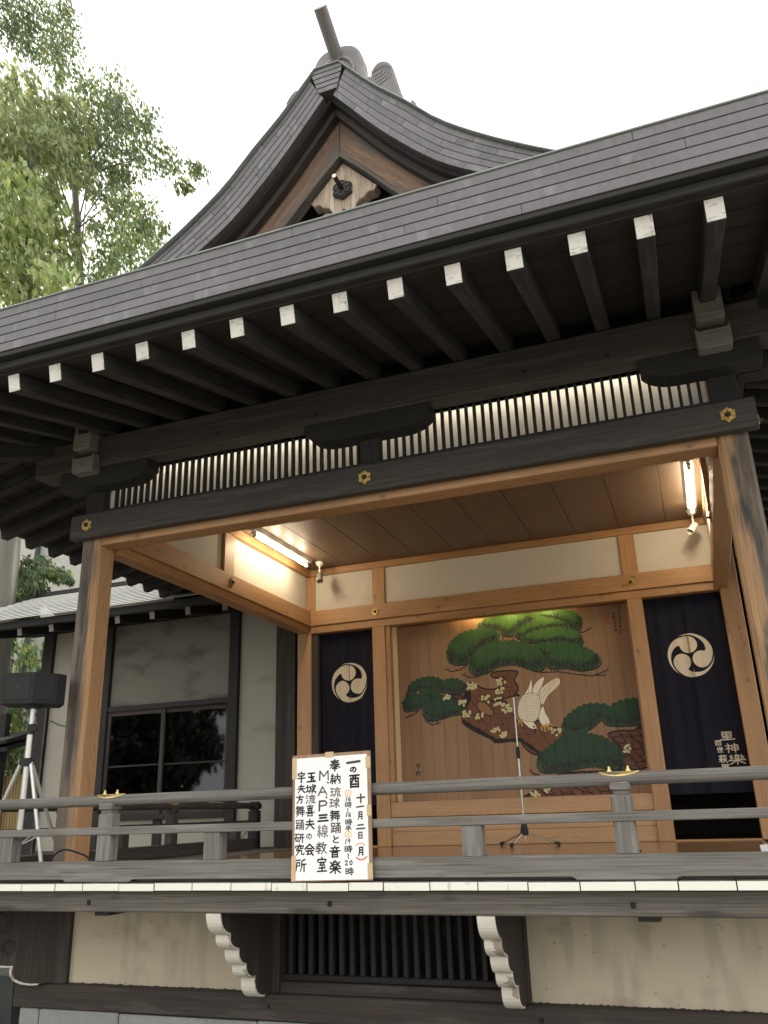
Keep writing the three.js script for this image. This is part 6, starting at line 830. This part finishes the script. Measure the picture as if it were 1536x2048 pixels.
/* ------------------------------------------------------------------ trees, vine, bush: leaf by leaf */
const leafMat = new THREE.MeshPhysicalMaterial({ vertexColors: true, roughness: 0.55, transmission: 0.58, thickness: 0, side: THREE.DoubleSide });
function foliage(clumps, per, len, cols, droop = 0.5) { // clumps [x, y, z, rx, ry]
  const pos = [], col = [], v = new THREE.Vector3(), q = new THREE.Quaternion(), e = new THREE.Euler();
  for (const [cx, cy, cz, rx, ry] of clumps) {
    const tone = rr(0.75, 1.2), n = Math.round(per * (rx * ry * Math.min(rx, 0.7) + 0.03)), twigs = []; for (let k = 0; k < Math.max(5, n / 16); k++) { let x, y, z; do { x = rr(-1, 1); y = rr(-1, 1); z = rr(-1, 1); } while (x * x + y * y + z * z > 1); twigs.push([x, y, z]); }
    for (let k = 0; k < n; k++) {
      const t = twigs[k % twigs.length], sp = 0.2 / Math.max(0.35, rx), x = cx + (t[0] + rr(-1, 1) * sp) * rx, y = cy + (t[1] + rr(-1, 1) * sp * 0.8) * ry, z = cz + (t[2] + rr(-1, 1) * sp) * rx;
      const L = len * rr(0.65, 1.25), w = L * rr(0.2, 0.28); e.set(rr(-0.7, 0.7) + droop, rr(0, 6.283), rr(-0.8, 0.8)); q.setFromEuler(e);
      const c = cols[Math.floor(rnd() * cols.length)], b = tone * rr(0.7, 1.3), C = c.map((u) => u * b);
      const a = [[0, 0, 0], [w, -L * 0.42, L * 0.10], [0, -L, 0], [-w, -L * 0.42, L * 0.10]].map((u) => v.set(...u).applyQuaternion(q).toArray().map((s, i) => s + [x, y, z][i]));
      for (const i of [0, 1, 2, 0, 2, 3]) { pos.push(...a[i]); col.push(...C, 1); }
    }
  }
  const g = new THREE.BufferGeometry(); g.setAttribute('position', new THREE.Float32BufferAttribute(pos, 3)); g.setAttribute('color', new THREE.Float32BufferAttribute(col, 4)); g.computeVertexNormals(); return g;
}
const bark = std({ map: tex(256, 512, (u, v) => lerp3(lerp3([0.20, 0.185, 0.155], [0.11, 0.10, 0.083], fb(u, v, 8, 10, 5, 461)), [0.34, 0.34, 0.30], sst(0.58, 0.7, fb(u, v, 5, 6, 4, 463)) * 0.6)), bumpMap: tex(128, 256, (u, v) => fb(u, v, 16, 24, 4, 465), false), bumpScale: 0.02, roughness: 0.95 });
function limb(pts, r0, r1) { const n = 24, c = new THREE.CatmullRomCurve3(pts.map((p) => new THREE.Vector3(...p))), g = new THREE.TubeGeometry(c, n, 1, 9); const p = g.attributes.position; for (let i = 0; i <= n; i++) { const o = c.getPointAt(i / n), r = mix(r0, r1, i / n); for (let j = 0; j <= 9; j++) { const k = i * 10 + j; p.setXYZ(k, o.x + (p.getX(k) - o.x) * r, o.y + (p.getY(k) - o.y) * r, o.z + (p.getZ(k) - o.z) * r); } } g.computeVertexNormals(); return g; }
function tree(name, label, base, top, r, clumps, per, len, cols) {
  const t = T(name, label, 'tree', base, 'tall trees behind the annex'), mid = base.map((v, i) => mix(v, top[i], 0.5)); mid[0] += 0.25;
  P(t, 'trunk', limb([base, mid, top], r, r * 0.35), bark);
  clumps.forEach((c, i) => { if (c[3] < 0.3) return; const k = clamp(0.35 + (i % 5) * 0.14, 0, 0.95), s = [mix(mid[0], top[0], k), mix(mid[1], top[1], k), mix(mid[2], top[2], k)]; P(t, 'branch', limb([s, [mix(s[0], c[0], 0.5), mix(s[1], c[1], 0.42), mix(s[2], c[2], 0.5)], [c[0], c[1] - 0.1, c[2]]], r * 0.12, 0.008), bark); });
  P(t, 'crown', foliage(clumps, per, len, cols), leafMat);
}
const yg = [[0.34, 0.41, 0.15], [0.39, 0.44, 0.165], [0.30, 0.39, 0.14], [0.44, 0.47, 0.19]], dg = [[0.15, 0.22, 0.085], [0.18, 0.25, 0.09], [0.13, 0.20, 0.075], [0.36, 0.37, 0.10], [0.21, 0.27, 0.09]];
tree('broadleaf_tree', 'tall yellow-green tree with large drooping leaves, nearest the left edge', [-10.35, 0, -5.3], [-10.9, 15.2, -4.9], 0.27, CLUMPS.light, 2500, 0.18, yg);
tree('broadleaf_tree', 'tall darker small-leaved tree with open twiggy crown, beside the copper gable', [-10.6, 0, -8.2], [-11.6, 17.0, -6.6], 0.17, CLUMPS.dark, 3500, 0.115, dg);
{
  const t = T('shrub', 'bright green shrub growing behind the annex corner, above the loudspeaker', 'shrub', [-12.0, 0, -7.7]);
  for (let k = 0; k < 7; k++) { const c = CLUMPS.bush[k]; P(t, 'stem', limb([[-12 + rr(-0.3, 0.3), 0, -7.8 + rr(-0.1, 0.1)], [mix(-12, c[0], 0.6), c[1] * 0.55, -7.8], [c[0], c[1], c[2]]], 0.035, 0.012), bark); }
  P(t, 'leaves', foliage(CLUMPS.bush, 2600, 0.15, [[0.15, 0.24, 0.06], [0.11, 0.20, 0.06], [0.34, 0.37, 0.08], [0.19, 0.27, 0.07], [0.09, 0.16, 0.06]]), leafMat);
  const v = T('vine', 'leafy vine trailing from the grey trunk over the annex roof', 'vine', [-10.3, 4.8, -5.6]);
  P(v, 'stem', [tube([[-10.5, 5.9, -5.65], [-10.2, 5.75, -5.62], [-9.8, 5.55, -5.55], [-9.4, 5.36, -5.6]], 0.012, 30, 6), tube([[-10.4, 5.8, -5.6], [-10.2, 5.4, -5.55], [-10.2, 5.0, -5.6], [-10.3, 4.8, -5.57]], 0.01, 24, 6)], bark);
  P(v, 'leaves', foliage(CLUMPS.vine, 5000, 0.12, [[0.08, 0.14, 0.05], [0.10, 0.17, 0.055], [0.065, 0.12, 0.045], [0.25, 0.28, 0.07]]), leafMat);
}
for (const [x, z, label] of [[-12.2, 1.6, 'dense dark evergreen tree out of view, placed to darken the annex windows by its reflection'], [-13.4, 5.4, 'second dense evergreen tree out of view, farther from the annex, placed to darken its windows']]) {  // out of view, placed to darken the reflections in the annex windows
  const t = T('unseen_evergreen_tree', label, 'tree', [x, 0, z], 'evergreens out of view that darken the annex windows'), cl = [];
  P(t, 'trunk', limb([[x, 0, z], [x + 0.1, 2, z], [x, 5.6, z]], 0.2, 0.05), bark);
  for (let k = 0; k < 20; k++) cl.push([x + rr(-1.1, 1.1), 0.8 + k * 0.30, z + rr(-1.9, 1.9), 1.0, 0.8]);
  P(t, 'crown', foliage(cl, 1700, 0.24, [[0.035, 0.06, 0.025], [0.045, 0.075, 0.028]]), leafMat);
}
renderer.render(scene, camera);
